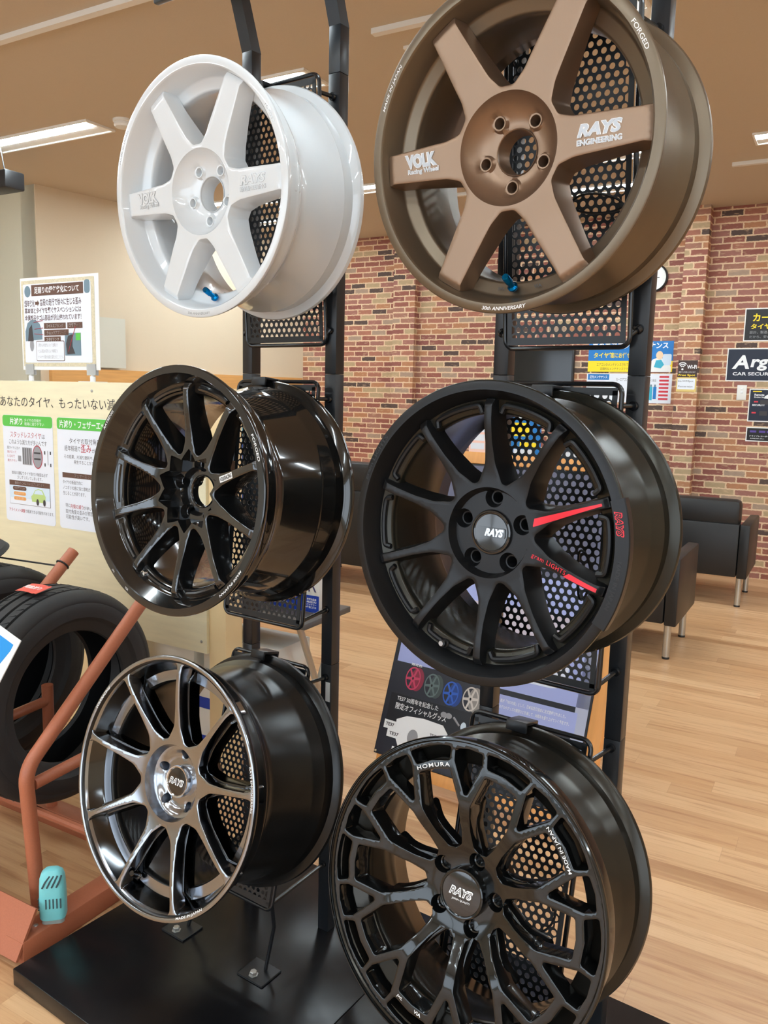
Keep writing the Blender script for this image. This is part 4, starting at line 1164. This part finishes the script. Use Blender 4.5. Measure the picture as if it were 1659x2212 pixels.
sheet('picture_box', .028, .272, h*.165, h*.345, INKB, p, -.0008); sheet('picture_field', .0292, .2708, h*.168, h*.343, PAPER, p, -.0012)
sheet('sky_field', .0292, .2708, h*.225, h*.343, PALEB, p, -.0016)
sheet('dark_pill', .050, .132, h*.298, h*.335, INKB, p, -.0020, .007); sheet('orange_pill', .055, .128, h*.252, h*.284, ORNG, p, -.0020, .006); sheet('orange_pill', .055, .128, h*.206, h*.238, ORNG, p, -.0020, .006)
tx('pill_lettering', [('冬のボコボコ道', .060, h*.317, .009, .062, 'l'), ('縁石乗り上げ', .064, h*.268, .007, .052, 'l'), ('段差の乗り越え', .064, h*.222, .007, .052, 'l')], M['letter_white'], p, -.0026)
MB().prism([(.165, h*.205), (.160, h*.255), (.172, h*.275), (.185, h*.318), (.205, h*.330), (.228, h*.322), (.240, h*.280), (.246, h*.262), (.244, h*.222), (.236, h*.205)], .0022, .0025, mat=ROTX).build('car_picture', LIME, p, None)
MB().prism([(.178, h*.278), (.188, h*.312), (.205, h*.322), (.224, h*.314), (.234, h*.280)], .0027, .003, mat=ROTX).build('car_glass', PALEB, p, None)
for xx in (.198, .238): MB().prism([(xx+.0075*cos(a), h*.205+.013*sin(a)) for a in np.linspace(0, 2*pi, 17)[:-1]], .0027, .003, mat=ROTX).build('car_wheel', INK, p, None)

PM = room_m(-2.617, 2.0794, .839)
p = thing('wear_poster', PM, 'green-headed text-only poster with a brown caption, right of the two on the board', 'poster', 'posters on the notice board')
sheet('paper_sheet', 0, w, 0, h, PAPER, p, 0, .014)
sheet('header_band', .001, w-.001, h*.895, h-.001, GREEN, p, -.0008, .012)
tx('header_lettering', [('片減り・フェザーエッジ', .015, h*.943, .030, .275, 'l', .02)], M['letter_white'], p, -.0016)
tx('body_lettering', [('タイヤの取付角度が', .068, h*.798, .022, .190, 'l'), ('経年経過で', .040, h*.730, .021, .088, 'l'), ('が生じ', .190, h*.722, .018, .06, 'l'), ('その結果、片減り摩耗や、フェザー', .036, h*.655, .015, .225, 'l'), ('発生することがあります', .090, h*.610, .015, .15, 'l'), ('タイヤの断面方向に', .024, h*.425, .015, .110, 'l'), ('ノコギリの歯に似た摩耗が', .024, h*.375, .015, .152, 'l'), ('生じることがあります。', .024, h*.325, .015, .125, 'l'), ('特に', .036, h*.215, .016, .026, 'l'), ('が早い場合', .135, h*.205, .015, .08, 'l'), ('取付角度の歪みが原因の', .036, h*.160, .017, .165, 'l'), ('可能性が高いです。', .036, h*.110, .017, .130, 'l')], INK, p, -.0008)
tx('red_lettering', [('歪み', .130, h*.735, .030, .056, 'l', .01), ('内側の減り', .064, h*.210, .017, .070, 'l', .01)], INKR, p, -.0008)
sheet('caption_band', .024, .28, h*.465, h*.510, INKB, p, -.0008)
tx('caption_lettering', [('フェザーエッジ摩耗', .090, h*.488, .013, .130, 'l', .01)], M['letter_white'], p, -.0014)

# ---- framed sheet standing on the board
SM = room_m(-2.90, 2.155, 1.443)
p = thing('sign_sheet', SM, 'sand-bordered sign about ageing suspension in clear feet on top of the notice board', 'sign')
w, h = .445, .355
sheet('white_sheet', 0, w, 0, h, M['white_card'], p, 0, 0, .002)
sheet('sand_border', .008, w-.022, .014, h-.010, SAND, p, -.0025, .004)
sheet('inner_paper', .020, w-.040, .028, h-.024, PAPER, p, -.0032, .006)
sheet('title_band', .070, w-.080, h-.070, h-.028, INKB, p, -.0040)
tx('title_lettering', [('足廻りの経年劣化について', .215, h-.049, .026, .255, 'c', .02)], M['letter_white'], p, -.0048)
BR2 = mat('ink_maroon', srgb(72, 40, 42), .6)
tx('headline_lettering', [('経年劣化', .026, h-.098, .026, .060, 'l', .015), ('普段の走行で徐々に生じる歪み', .118, h-.096, .027, .235, 'l', .015), ('車本体とタイヤを繋ぐサスペンションには', .026, h-.126, .023, .325, 'l', .015), ('金属部品やゴム部品が沢山使われています！', .026, h-.154, .023, .325, 'l', .015)], BR2, p, -.0040)
MB().prism([(.090, h-.104), (.104, h-.104), (.104, h-.110), (.114, h-.098), (.104, h-.086), (.104, h-.092), (.090, h-.092)], .004, .0043, mat=ROTX).build('arrow', INKB, p, None)
for s_, x, z, ww in (('コイルスプリング', .138, h-.186, .125), ('ロワアーム', .272, h-.186, .084), ('ショックアブソーバ', .138, h-.212, .140), ('スタビリンク', .138, h-.238, .094)):
    sheet('part_band', x, x+ww, z-.011, z+.011, INKB, p, -.0040); tx('part_lettering', [(s_, x+ww/2, z, .014, ww*.78, 'c', .02)], M['letter_white'], p, -.0046)
MB().prism([(.026, .112), (.026, .150), (.04, .182), (.062, .194), (.09, .192), (.112, .178), (.124, .150), (.126, .118)], .004, .0043, mat=ROTX).build('wheel_arch_picture', STEEL, p, None)
MB().prism([(.040, .112), (.048, .160), (.066, .176), (.074, .112)], .0045, .0048, mat=ROTX).build('spring_picture', INK, p, None)
sheet('suspension_picture', .256, .345, .055, .140, STEEL, p, -.0040); sheet('green_part', .318, .344, .112, .139, GREEN, p, -.0046)
MB().prism([(.268, .060), (.262, .10), (.275, .13), (.300, .135), (.298, .09), (.312, .062)], .0046, .005, mat=ROTX).build('arm_picture', INK, p, None)
for (x0, z0, x1, z1) in ((.078, .184, .132, .190), (.082, .158, .132, .162), (.080, .140, .132, .136), (.275, .07, .318, .165)):
    MB().tube([(x0, -.0048, z0), (x1, -.0048, z1)], .0012, 5).build('red_pointer', INKR, p)
sheet('note_outline', .088, .252, .034, .112, INKB, p, -.0040, .006); sheet('note_paper', .0905, .2495, .0365, .1095, PAPER, p, -.0046, .005)
tx('note_lettering', [('新車からの走行によって金属疲労', .098, .096, .013, .118, 'l'), ('やゴム部品の変形により車高変化', .096, .073, .013, .118, 'l'), ('やタイヤの取付角度の変化が起こります。', .096, .050, .014, .150, 'l')], BR2, p, -.0052)
MB().prism([(.062+.012*cos(a), .096+.024*sin(a)) for a in np.linspace(0, 2*pi, 21)[:-1]], .004, .0043, mat=ROTX).build('disc_picture', GREY, p, None)
MB().prism([(.046+.018*cos(a), h-.052+.022*sin(a)) for a in np.linspace(0, 2*pi, 21)[:-1]], .004, .0043, mat=ROTX).build('tyre_sketch', STEEL, p, None)
sheet('shock_sketch', w-.074, w-.044, h-.070, h-.020, STEEL, p, -.0040, .012)
CLR = mat('clear_acrylic', (.80, .82, .82), .12, trans=.6)
for x, nm in ((.045, 'clear foot under the left corner of the sand-bordered sign'), (.400, 'clear foot under the right corner of the sand-bordered sign')):
    f = bpy.data.objects.new('clear_foot', None); COL.objects.link(f); f.parent = p; f.matrix_basis = Matrix.Translation((x, 0, -.045))
    MB().box(-.045, .045, -.03, .03, .0, .003).build('foot_plate', M['plastic_white'], f, None)
    MB().lathe([(.010, .003), (.010, .022), (.006, .024), (.006, .036)], 16, capb=True).build('stem', M['white_card'], f)
    MB().box(-.024, .024, -.008, -.004, .026, .068, bev=.001).build('clip', CLR, f)
    MB().box(-.024, .024, .004, .008, .026, .068, bev=.001).build('clip', CLR, f)

# ---- frosted sheets on the left wall
for (x0, x1, nm) in ((.10, .165, 'narrow frosted plastic sheet on the beige wall, beside the standing sign'), (.185, .70, 'wide frosted plastic sheet on the beige wall left of the white wheel')):
    f = thing('frosted_sheet', LWM @ Matrix.Translation(((x0+x1)/2, -.06, 1.545)), nm, 'plastic sheet', 'frosted sheets on the left wall')
    MB().box(-(x1-x0)/2, (x1-x0)/2, -.002, .002, 0, .40).build('sheet', mat('frosted_plastic', srgb(206, 204, 190), .35), f, None)

# ------------------------------------------------------------------ waiting corner: sofas
def cushion(mb, x0, x1, y0, y1, z0, z1, b=.03):
    mb.box(x0, x1, y0, y1, z0, z1, bev=b)
def sofa(e1r, e2b, width, depth, z0, za, ztop, label, legm, group='black leather sofas in the waiting corner', arm=.065, legr=.019):
    t = thing('leather_sofa', room_m(e1r, e2b, 0), label, 'sofa', group)
    Lf = M['black_leather']; w = width
    for x in (-arm, -w): MB().box(x, x+arm, 0, depth, z0, za, bev=.010).build('arm', Lf, t)
    MB().box(-w+arm+.003, -arm-.003, .0, .10, z0+.008, za-.0, bev=.010).build('back_panel', Lf, t)
    MB().box(-w+arm+.003, -arm-.003, .10, depth-.01, z0+.01, z0+.10, bev=.010).build('seat_frame', Lf, t)
    MB().box(-w+arm+.006, -arm-.006, .12, depth, z0+.10, z0+.245, bev=.035).build('seat_cushion', Lf, t)
    bc = MB().box(-w+arm+.006, -arm-.006, .012, .15, za-.03, ztop, bev=.035).build('back_cushion', Lf, t)
    for x in (-.048, -w+.048):
        for y in (.045, depth-.07):
            lg = MB().lathe([(legr, .008), (legr, z0+.004)], 20, mat=Matrix.Translation((x, y, 0)), capb=True).build('leg', legm, t)
            MB().lathe([(legr+.001, 0), (legr+.001, .010), (legr, .012)], 20, mat=Matrix.Translation((x, y, 0)), capa=True).build('foot_pad', M['plastic_black'], lg)
    return t
sofa(-.695, 4.40, 1.15, .60, .190, .560, .72, 'nearest black leather sofa on silver legs, right of the satin black wheel', M['brushed_leg'])
sofa(-.500, 5.855, 1.25, .62, .200, .570, .73, 'farther black leather sofa on silver legs against the brick wall side', M['brushed_leg'])
sofa(-2.30, 4.86, 1.20, .60, .150, .700, .90, 'tall black leather sofa seen between the two racks', M['plastic_black'])

# ------------------------------------------------------------------ things on the brick wall
def wall_m(e1, z, e2=6.949): return room_m(e1, e2, z)
BLUE = mat('print_aircon_blue', srgb(30, 118, 190), .5); YEL = mat('print_yellow', srgb(250, 218, 40), .5); NAVY = mat('print_navy', srgb(26, 34, 52), .4); BLK = mat('print_black', srgb(26, 26, 28), .4)
PUR = mat('print_purple', srgb(92, 70, 150), .5); REDP = mat('print_red', srgb(206, 56, 70), .5); BRN = mat('print_brown', srgb(62, 44, 40), .5); SKIN = mat('print_skin', srgb(240, 206, 170), .5); AQ = mat('print_aqua', srgb(60, 170, 196), .5)
PINK = mat('print_pink', srgb(246, 206, 192), .5)
t = thing('television', wall_m(-2.735, 1.30, 6.90), 'dark flat television on the brick wall, showing under the bronze wheel panel', 'television')
MB().box(0, .655, 0, .045, 0, .505, bev=.006).build('case', M['plastic_black'], t)
MB().box(.014, .641, -.003, .001, .02, .49).build('screen', M['screen'], t, None)
t = thing('service_poster', wall_m(-1.968, 1.615), 'blue and yellow air-conditioner service poster on the brick wall', 'poster')
w, h = .69, .25
sheet('paper_sheet', 0, w, 0, h, BLUE, t, -.001)
sheet('yellow_band', 0, w, 0, h*.36, YEL, t, -.002)
tx('title_lettering', [('車のエアコンメンテナンス', .03, h*.86, .055, .62, 'l', .03), ('タイヤ館', .045, h*.55, .046, .17, 'l', .02)], M['letter_white'], t, -.003)
tx('yellow_lettering', [('タイヤ館', .045, h*.55, .046, .17, 'l', .02), ('にお任せ下さい', .22, h*.545, .044, .24, 'l', .02)], YEL, t, -.0036)
tx('small_lettering', [('エアコンのメンテナンスされていますか', .075, h*.24, .024, .34, 'l'), ('定期的なメンテナンスでクリーンに', .105, h*.10, .024, .31, 'l')], INK, t, -.003)
MB().prism([(.50, .03), (.53, .10), (.58, .12), (.64, .10), (.68, .04), (.68, 0), (.5, 0)], .003, .0035, mat=ROTX).build('seat_picture', M['white_card'], t, None)
MB().prism([(.585+.028*cos(a), .135+.034*sin(a)) for a in np.linspace(0, 2*pi, 17)[:-1]], .004, .0045, mat=ROTX).build('face_picture', SKIN, t, None)
MB().prism([(.545, .04), (.56, .095), (.60, .10), (.625, .06), (.60, .03)], .0038, .0043, mat=ROTX).build('shirt_picture', AQ, t, None)
MB().prism(rounded_rect(.07, .09, .012, 4, .645, .10), .0036, .0041, mat=ROTX).build('window_picture', PALEB, t, None)
t = thing('parts_poster', wall_m(-1.972, 1.362), 'white parts poster with red labels under the blue and yellow poster', 'poster')
w, h = .70, .238
sheet('paper_sheet', 0, w, 0, h, PAPER, t, -.001)
sheet('blue_tab', .01, .19, h*.78, h*.98, BLUE, t, -.002); tx('tab_lettering', [('週刊メンテナンス', .10, h*.88, .026, .15, 'c', .02)], M['letter_white'], t, -.003)
tx('poster_lettering', [('カーエアコン用品特集', .33, h*.80, .028, .16, 'c'), ('メンテナンス部品', .52, h*.78, .022, .11, 'c')], INK, t, -.002)
MB().prism([(.44+.035*cos(a), h*.84+.036*sin(a)) for a in np.linspace(0, 2*pi, 21)[:-1]], .002, .0025, mat=ROTX).build('round_mark', BLUE, t, None)
for k in range(7): sheet('red_label', .60, .675, h*(.90-k*.125)-.008, h*(.90-k*.125)+.008, REDP, t, -.002)
for k in range(4):
    sheet('product_picture', .46+k*.032, .486+k*.032, h*.10+.01*(k % 2), h*.56, BLUE if k % 2 else AQ, t, -.002); sheet('product_cap', .466+k*.032, .48+k*.032, h*.56, h*.64, STEEL, t, -.002)
t = thing('wifi_sign', wall_m(-1.214, 1.459, 6.819), 'brown and yellow Wi-Fi free spot sign on the brick pillar', 'sign')
w, h = .150, .245
sheet('yellow_card', 0, w, 0, h*.46, mat('print_cream_yellow', srgb(222, 196, 120), .5), t, -.001); sheet('brown_card', .004, w, h*.46, h, BRN, t, -.001)
sheet('white_box', .008, w-.010, .018, h*.42, PAPER, t, -.002, .006)
wf = MB(); cx, cz = .038, h*.73
for r in (.020, .034, .048):
    wf.tube([(cx+r*.8*sin(a), -.003, cz+r*cos(a)) for a in np.linspace(-.8, .8, 9)], .0042, 6)
wf.lathe([(.0001, .003), (.008, .003)], 14, mat=Matrix.Translation((cx, 0, cz-.004)) @ ROTX); wf.build('wifi_symbol', M['letter_white'], t)
tx('wifi_lettering', [('Wi-Fi', .108, h*.79, .030, .072, 'c', .03), ('無料でご利用いただけます', .075, h*.625, .011, .125, 'c')], M['letter_white'], t, -.002)
tx('spot_lettering', [('Free Spot', .075, h*.52, .020, .125, 'c', .02)], YEL, t, -.002)
tx('box_lettering', [('bts-WiFiSpot', .07, h*.33, .018, .115, 'c'), ('Pass:ee-taiyo', .07, h*.16, .018, .108, 'c')], INK, t, -.003)
def dark_sign(name, e1, z0, w, h, m, label, cat='sign'):
    t = thing(name, wall_m(e1, z0), label, cat); sheet('white_edge', -.008, w+.008, -.008, h+.008, M['white_card'], t, -.001); sheet('sign_face', 0, w, 0, h, m, t, -.002); return t
t = dark_sign('car_sign', -.758, 1.862, .55, .234, BLK, 'black sign with yellow Japanese lettering at the right edge, highest on the brick wall')
tx('yellow_lettering', [('カーセキュリティ', .05, .170, .062, .48, 'l', .03), ('タイヤ館の専門店', .04, .104, .044, .38, 'l', .03)], YEL, t, -.003)
tx('grey_lettering', [('設計、製造、取付まで一貫', .035, .060, .022, .30, 'l'), ('だから、安心の品質です', .035, .026, .022, .27, 'l')], GREY, t, -.003)
t = dark_sign('security_sign', -.862, 1.556, .62, .238, NAVY, 'dark car security sign with a big silver capital A at the right edge')
lt = MB(); text_fit(lt, 'A', .095, .140, h=.105, w=.125, z=.003, bold=.03, shear=.15, mat=ROTX); text_fit(lt, 'rgus', .165, .118, h=.088, w=.25, z=.003, align='l', bold=.03, shear=.15, mat=ROTX); flat_text('brand_lettering', lt, M['letter_white'], t)
tx('small_lettering', [('CAR SECURITY', .042, .050, .024, .33, 'l', .02)], M['letter_white'], t, -.003)
t = dark_sign('leaflet', -.680, 1.247, .42, .238, NAVY, 'dark leaflet with a white car picture beside the wall switch')
sheet('yellow_line', .018, .08, .222, .228, YEL, t, -.003)
tx('white_lettering', [('Remote', .03, .200, .016, .07, 'l', .03), ('Engine Starter', .03, .180, .014, .10, 'l', .02), ('SECURITY', .02, .120, .014, .09, 'l', .03)], M['letter_white'], t, -.003)
MB().prism([(.10, .172), (.105, .19), (.13, .205), (.16, .21), (.2, .20), (.22, .18), (.215, .165)], .003, .0035, mat=ROTX).build('car_picture', M['letter_white'], t, None)
for x, z in ((.03, .14), (.02, .055)): sheet('red_mark', x, x+.03, z, z+.012, REDP, t, -.003); sheet('spec_box', .075, .13, z-.015, z+.02, INK, t, -.003)
t = dark_sign('leaflet', -.680, 1.093, .48, .096, BLK, 'black and purple leaflet lowest at the right edge of the brick wall')
for x in (.02, .085, .14): sheet('purple_block', x, x+.045, .062, .078, PUR, t, -.003)
tx('white_lettering', [('ドライブレコーダー', .02, .035, .012, .14, 'l', .02), ('駐車監視も安心', .025, .016, .008, .10, 'l')], M['letter_white'], t, -.003)
t = thing('switch_plate', wall_m(-.743, 1.461), 'cream light switch plate on the brick wall', 'light switch')
MB().box(-.035, .035, -.008, 0, -.058, .058, bev=.003).build('cover', M['plastic_white'], t); MB().box(-.009, .009, -.012, -.007, -.006, .014, bev=.002).build('rocker', M['letter_white'], t); MB().box(-.009, .009, -.0115, -.007, .022, .036, bev=.002).build('rocker', M['letter_white'], t)
t = thing('wall_clock', wall_m(-1.472, 2.365), 'round dark-rimmed clock on the brick wall, half hidden by the bronze wheel', 'clock')
MB().lathe([(.104, -.002), (.114, .0), (.114, .03), (.104, .036), (.100, .028)], 48, mat=ROTX).build('clock_rim', M['plastic_black'], t)
MB().lathe([(.0005, .024), (.102, .024)], 48, mat=ROTX).build('clock_face', M['white_card'], t)
MB().box(-.003, .003, -.028, -.026, 0, .07).build('clock_hand', M['plastic_black'], t, None); MB().box(0, .05, -.028, -.026, -.003, .003).build('clock_hand', M['plastic_black'], t, None)
# small papers seen through the right-hand wheels
def paper(e1, z0, w, h, m, label, marks=()):
    t = thing('wall_notice', wall_m(e1, z0), label, 'notice', 'small notices on the brick wall'); sheet('paper_sheet', 0, w, 0, h, m, t, -.001)
    for nm, x0, x1, y0, y1, mm in marks: sheet(nm, x0*w, x1*w, y0*h, y1*h, mm, t, -.002)
    return t
lines = [('text_line', .12, .85, .80-.13*k, .83-.13*k, GREY) for k in range(5)]
paper(-3.25, .90, .19, .32, PAPER, 'white notice with green and orange bands behind the satin black wheel', lines+[('green_band', .1, .9, .84, .90, GREEN), ('orange_band', .1, .9, .52, .58, ORNG), ('teal_band', .1, .9, .36, .42, AQ), ('teal_box', .15, .4, .10, .24, AQ)])
paper(-3.04, .86, .17, .36, PINK, 'pink notice right of the green-banded one, seen through the satin black wheel', [('text_box', .1, .9, .12+.22*k, .28+.22*k, PAPER) for k in range(4)])
paper(-2.63, .86, .28, .40, BLUE, 'blue and yellow notice seen through the panel of the satin black wheel', [('yellow_band', .0, .6, .45, .75, YEL), ('white_line', .1, .9, .84, .92, PAPER), ('yellow_band', .3, .9, .2, .32, YEL), ('white_line', .1, .8, .06, .16, PAPER)])
paper(-2.20, .82, .26, .36, PAPER, 'white notice seen through the upper right spokes of the satin black wheel', lines)
paper(-1.90, .98, .20, .28, PAPER, 'small white notice with red lines seen over the top of the satin black wheel panel', [('red_line', .1, .9, .75, .82, REDP), ('green_patch', .5, .9, .2, .5, GREEN), ('red_line', .1, .6, .5, .56, REDP)])

# ------------------------------------------------------------------ poster stand behind the right rack
LEAN = radians(20)
_n = (NX*cos(LEAN)+EZ*sin(LEAN)).normalized(); _up = (EZ*cos(LEAN)-NX*sin(LEAN)).normalized()
ABM = basis(rack(-1.195, -2.27, 0), AX, _up, _n)
t = thing('poster_stand', ABM, 'leaning wooden poster stand on the floor behind the right rack', 'poster stand')
WF = M['wood_frame']
MB().box(-.405, -.36, 0.02, 1.25, -.040, -.004, bev=.002).build('side_rail', WF, t); MB().box(.345, .392, 0.02, 1.25, -.040, -.004, bev=.002).build('side_rail', WF, t)
MB().box(-.36, .345, 1.205, 1.25, -.040, -.004, bev=.002).build('top_rail', WF, t); MB().box(-.36, .345, .045, .085, -.040, -.004, bev=.002).build('bottom_rail', WF, t)
MB().box(-.36, .345, .085, 1.205, -.020, -.012).build('backing', M['plastic_black'], t, None)
inv = ABM.inverted()
for x in (-.20, .10):
    top = ABM @ Vector((x, 1.15, -.045)); ft = top-NX*.62; ft.z = .005
    MB().tube([inv @ top, inv @ ft], .012, 8).build('rear_leg', WF, t)
t = thing('wheel_poster', ABM @ Matrix.Translation((0, 0, .0)), 'dark poster with four coloured wheels pinned to the wooden stand', 'poster')
DKP = mat('poster_dark', srgb(34, 36, 44), .35); LIL = mat('poster_lilac', srgb(164, 174, 226), .4); LIL2 = mat('poster_slate', srgb(96, 98, 122), .4)
def quad(name, x0, x1, y0, y1, m, z, r=0):
    mb = MB(); mb.prism(rounded_rect(x1-x0, y1-y0, r, 4, (x0+x1)/2, (y0+y1)/2) if r else [(x0, y0), (x1, y0), (x1, y1), (x0, y1)], z, z+.0006); return mb.build(name, m, t, None)
quad('poster_sheet', -.418, .345, .088, 1.200, DKP, -.003)
quad('slate_field', -.40, .338, .70, 1.195, LIL2, -.0020); quad('lilac_field', -.40, .338, .42, .82, LIL, -.0012)
quad('lilac_strip', .028, .305, .330, .402, LIL, -.0008); quad('pale_tail', .295, .338, .10, .60, mat('poster_pale', srgb(176, 182, 206), .4), -.0012)
quad('lower_field', -.412, -.02, .095, .43, mat('poster_navy', srgb(40, 42, 52), .35), -.0008)
quad('goods_panel', -.395, -.045, .20, .315, mat('poster_charcoal', srgb(28, 29, 34), .35), -.0002)
quad('pale_smoke', -.30, -.02, .50, .66, mat('poster_mist', srgb(214, 220, 240), .4), -.0004, .05); quad('pale_smoke', .05, .25, .46, .60, mat('poster_mist2', srgb(222, 228, 246), .4), -.0004, .05)
quad('white_glow', -.25, .3, .60, .70, mat('poster_rose', srgb(196, 186, 200), .4), .0002, .03)
def tl(name, lines, m, z):
    mb = MB()
    for s, x, y, h, w, al, b in lines: text_fit(mb, s, x, y, h=h, w=w, z=z, align=al, bold=b)
    return flat_text(name, mb, m, t)
tl('white_lettering', [('TE37 30周年を記念した', -.366, .300, .019, .175, 'l', .008), ('限定オフィシャルグッズ', -.366, .272, .024, .215, 'l', .012), ('限定色', -.335, .430, .010, .045, 'l', .02)], M['letter_white'], .0012)
tl('strip_lettering', [('我が「TE37の話」として、日本記念日協会に正式登録されました。', .034, .383, .012, .235, 'l', .01), ('モデルやグッズの開発などを通して、30周年を盛り上げていく予定です。', .034, .362, .012, .250, 'l', .01)], M['letter_white'], .0008)
tl('maker_logo', [('RAYS', -.345, .118, .024, .06, 'l', .05)], M['letter_white'], .0012)
for k, (x, y, c) in enumerate(((-.318, .380, srgb(196, 62, 96)), (-.236, .372, srgb(96, 112, 112)), (-.156, .362, srgb(44, 92, 190)), (-.076, .360, srgb(206, 198, 192)))):
    m_ = mat('wheel_print_%d' % k, c, .35); r = .042
    pb = MB(); pb.prism([(x+.018+r*.66*cos(a), y+.0+r*sin(a)) for a in np.linspace(0, 2*pi, 29)[:-1]], .0, .0005)
    pb.build('wheel_picture_barrel', mat('wheel_print_dark_%d' % k, tuple(q*.45 for q in c), .35), t, None)
    rg = MB(); n = 28
    vs = [(x+q*r*.74*cos(2*pi*i/n), y+q*r*sin(2*pi*i/n), .0010) for q in (1, .87) for i in range(n)]
    rg.add(vs, [(i, (i+1) % n, n+(i+1) % n, n+i) for i in range(n)])
    for i in range(6):
        a = 2*pi*i/6+.1; d = Vector((cos(a)*.74, sin(a), 0)); s2 = Vector((-sin(a)*.74, cos(a), 0))*.0052
        c0 = Vector((x, y, .0011)); rg.add([c0-s2, c0+d*r*.93-s2*.8, c0+d*r*.93+s2*.8, c0+s2], [(0, 1, 2, 3)])
    rg.add([(x+r*.30*cos(2*pi*i/20)*.74, y+r*.30*sin(2*pi*i/20), .0012) for i in range(20)], [tuple(range(20))])
    link('wheel_picture', rg.mesh('wp', False), m_, t)
    hb = MB().add([(x+r*.12*cos(2*pi*i/14)*.74, y+r*.12*sin(2*pi*i/14), .0014) for i in range(14)], [tuple(range(14))]); link('hub_picture', hb.mesh('h', False), M['engrave_dark'], t)
MB().prism([(-.345, .17), (-.35, .225), (-.31, .245), (-.24, .252), (-.16, .248), (-.135, .222), (-.155, .195), (-.17, .13), (-.32, .13)], .0004, .0009).build('shirt_picture', M['letter_white'], t, None)
MB().add([(-.27+.022*cos(2*pi*i/18), .178+.028*sin(2*pi*i/18), .0012) for i in range(18)], [tuple(range(18))]).build('shirt_print', GREY, t, None)
quad('goods_card', -.398, -.345, .185, .215, M['letter_white'], .0006); quad('goods_card', -.378, -.318, .158, .186, M['letter_white'], .0012)
tl('goods_lettering', [('TE37', -.372, .201, .012, .036, 'c', .03), ('TE37', -.348, .172, .012, .040, 'c', .03), ('TE37', -.19, .205, .010, .026, 'c', .02)], INK, .0022)
for x, y in ((-.165, .285), (-.145, .285)):
    MB().add([(x+.013*cos(2*pi*i/14), y+.010*sin(2*pi*i/14), .0016) for i in range(14)], [tuple(range(14))]).build('sticker_picture', GREY, t, None)
MB().tube([(-.125, .285, .001), (-.098, .262, .001)], .004, 6).build('pen_picture', GREY, t)
MB().add([(-.082+.011*cos(2*pi*i/14), .262+.016*sin(2*pi*i/14), .0012) for i in range(14)], [tuple(range(14))]).build('keyring_picture', PALEB, t, None)
for x in (-.41, .337): MB().lathe([(.004, -.002), (.004, .003), (.0003, .004)], 12, mat=Matrix.Translation((x, .097, 0))).build('pin', mat('brass_pin', (.6, .5, .3), .3, .9), t)

# ------------------------------------------------------------------ battery display behind the left rack
t = thing('display_table', room_m(-1.60, 2.40, 0), 'dark folding table with battery boxes behind the left rack', 'table')
MB().box(-1.0, 0, -.12, .185, .545, .568, bev=.003).build('table_top', noise_bump(mat('table_dark', srgb(92, 88, 84), .35), 90, 0, .001, col_var=.06), t)
for x in (-.045, -.95):
    MB().tube([(x, .15, .545), (x, -.10, .0)], .010, 12).build('leg', M['brushed_leg'], t); MB().tube([(x, -.09, .545), (x, .16, .0)], .013, 12).build('leg', M['brushed_leg'], t)
BOXW = mat('carton_white', srgb(222, 220, 214), .5); BOXB = mat('carton_blue', srgb(24, 62, 168), .45)
def battery_box(e1, e2, z, w, d, h, label, big=None, small=None, band=.32, txt=None):
    t = thing('battery_box', room_m(e1, e2, z), label, 'box', 'car battery boxes')
    MB().box(0, w, 0, d, 0, h, bev=.002).build('carton', BOXW, t)
    if band: sheet('blue_band', .001, w-.001, .002, h*band, BOXB, t, -.0006)
    if big: tx('big_lettering', [(big, w-.012, h*.58, h*.30, w*.42, 'r')], mat('ink_violet', srgb(70, 64, 110), .6), t, -.0012)
    if small: tx('small_lettering', [(s, w-.012, h*(band*.78-.055*k), h*.045, None, 'r', .02) for k, s in enumerate(small)], M['letter_white'], t, -.0014)
    if txt: tx('brand_lettering', [(txt, w-.016, h*.66, h*.20, w*.42, 'r', .03)], BOXB, t, -.0012)
    return t
battery_box(-1.86, 2.42, .568, .225, .13, .185, 'white and blue battery box standing on the dark table', 'OR', ['参考出品車', 'N-M65R/A3', 'カーバッテリー', '※性能保証は'], .36)
battery_box(-2.42, 2.46, .568, .30, .12, .19, 'white battery box with a blue band, left on the dark table', None, None, .30, 'caos')
battery_box(-2.10, 2.44, .568, .21, .13, .145, 'low white battery box with a blue band between its neighbours on the table', None, None, .34)
battery_box(-2.09, 2.30, .311, .36, .20, .135, 'white carton topmost in the floor pile under the table', None, None, 0, 'Panasonic')
battery_box(-2.10, 2.28, .155, .36, .24, .155, 'white carton with a blue band, middle of the floor pile', None, None, .30, 'Panasonic')
battery_box(-2.11, 2.28, 0, .38, .24, .155, 'white carton with a blue band at the bottom of the floor pile', None, None, .30, 'Panasonic')
battery_box(-2.44, 2.30, .17, .30, .20, .21, 'pale carton with dark lettering just under the notice board', None, None, .28, '大容量')
battery_box(-2.44, 2.30, 0, .30, .20, .17, 'pale carton on the floor beneath the dark-lettered one', None, None, .4, 'caos')
t = thing('display_sign', room_m(-2.55, 2.575, .762), 'blue display sign standing on the table behind the gunmetal wheel', 'sign')
MB().box(0, .50, 0, .012, 0, .50).build('sign_board', mat('sign_blue', srgb(44, 78, 160), .4), t, None)
sheet('white_top', 0, .50, .47, .50, BOXW, t, -.001); sheet('light_band', 0, .50, .41, .47, mat('sign_sky', srgb(110, 170, 200), .4), t, -.001); sheet('white_foot', 0, .50, 0, .05, BOXW, t, -.001)
tx('sign_lettering', [('caos', .40, .20, .09, .19, 'c', 0), ('PRO', .33, .11, .05, .12, 'c', 0)], PALEB, t, -.0015)
MB().box(.05, .45, .012, .05, 0, .02).build('easel_foot', M['plastic_white'], t, None)
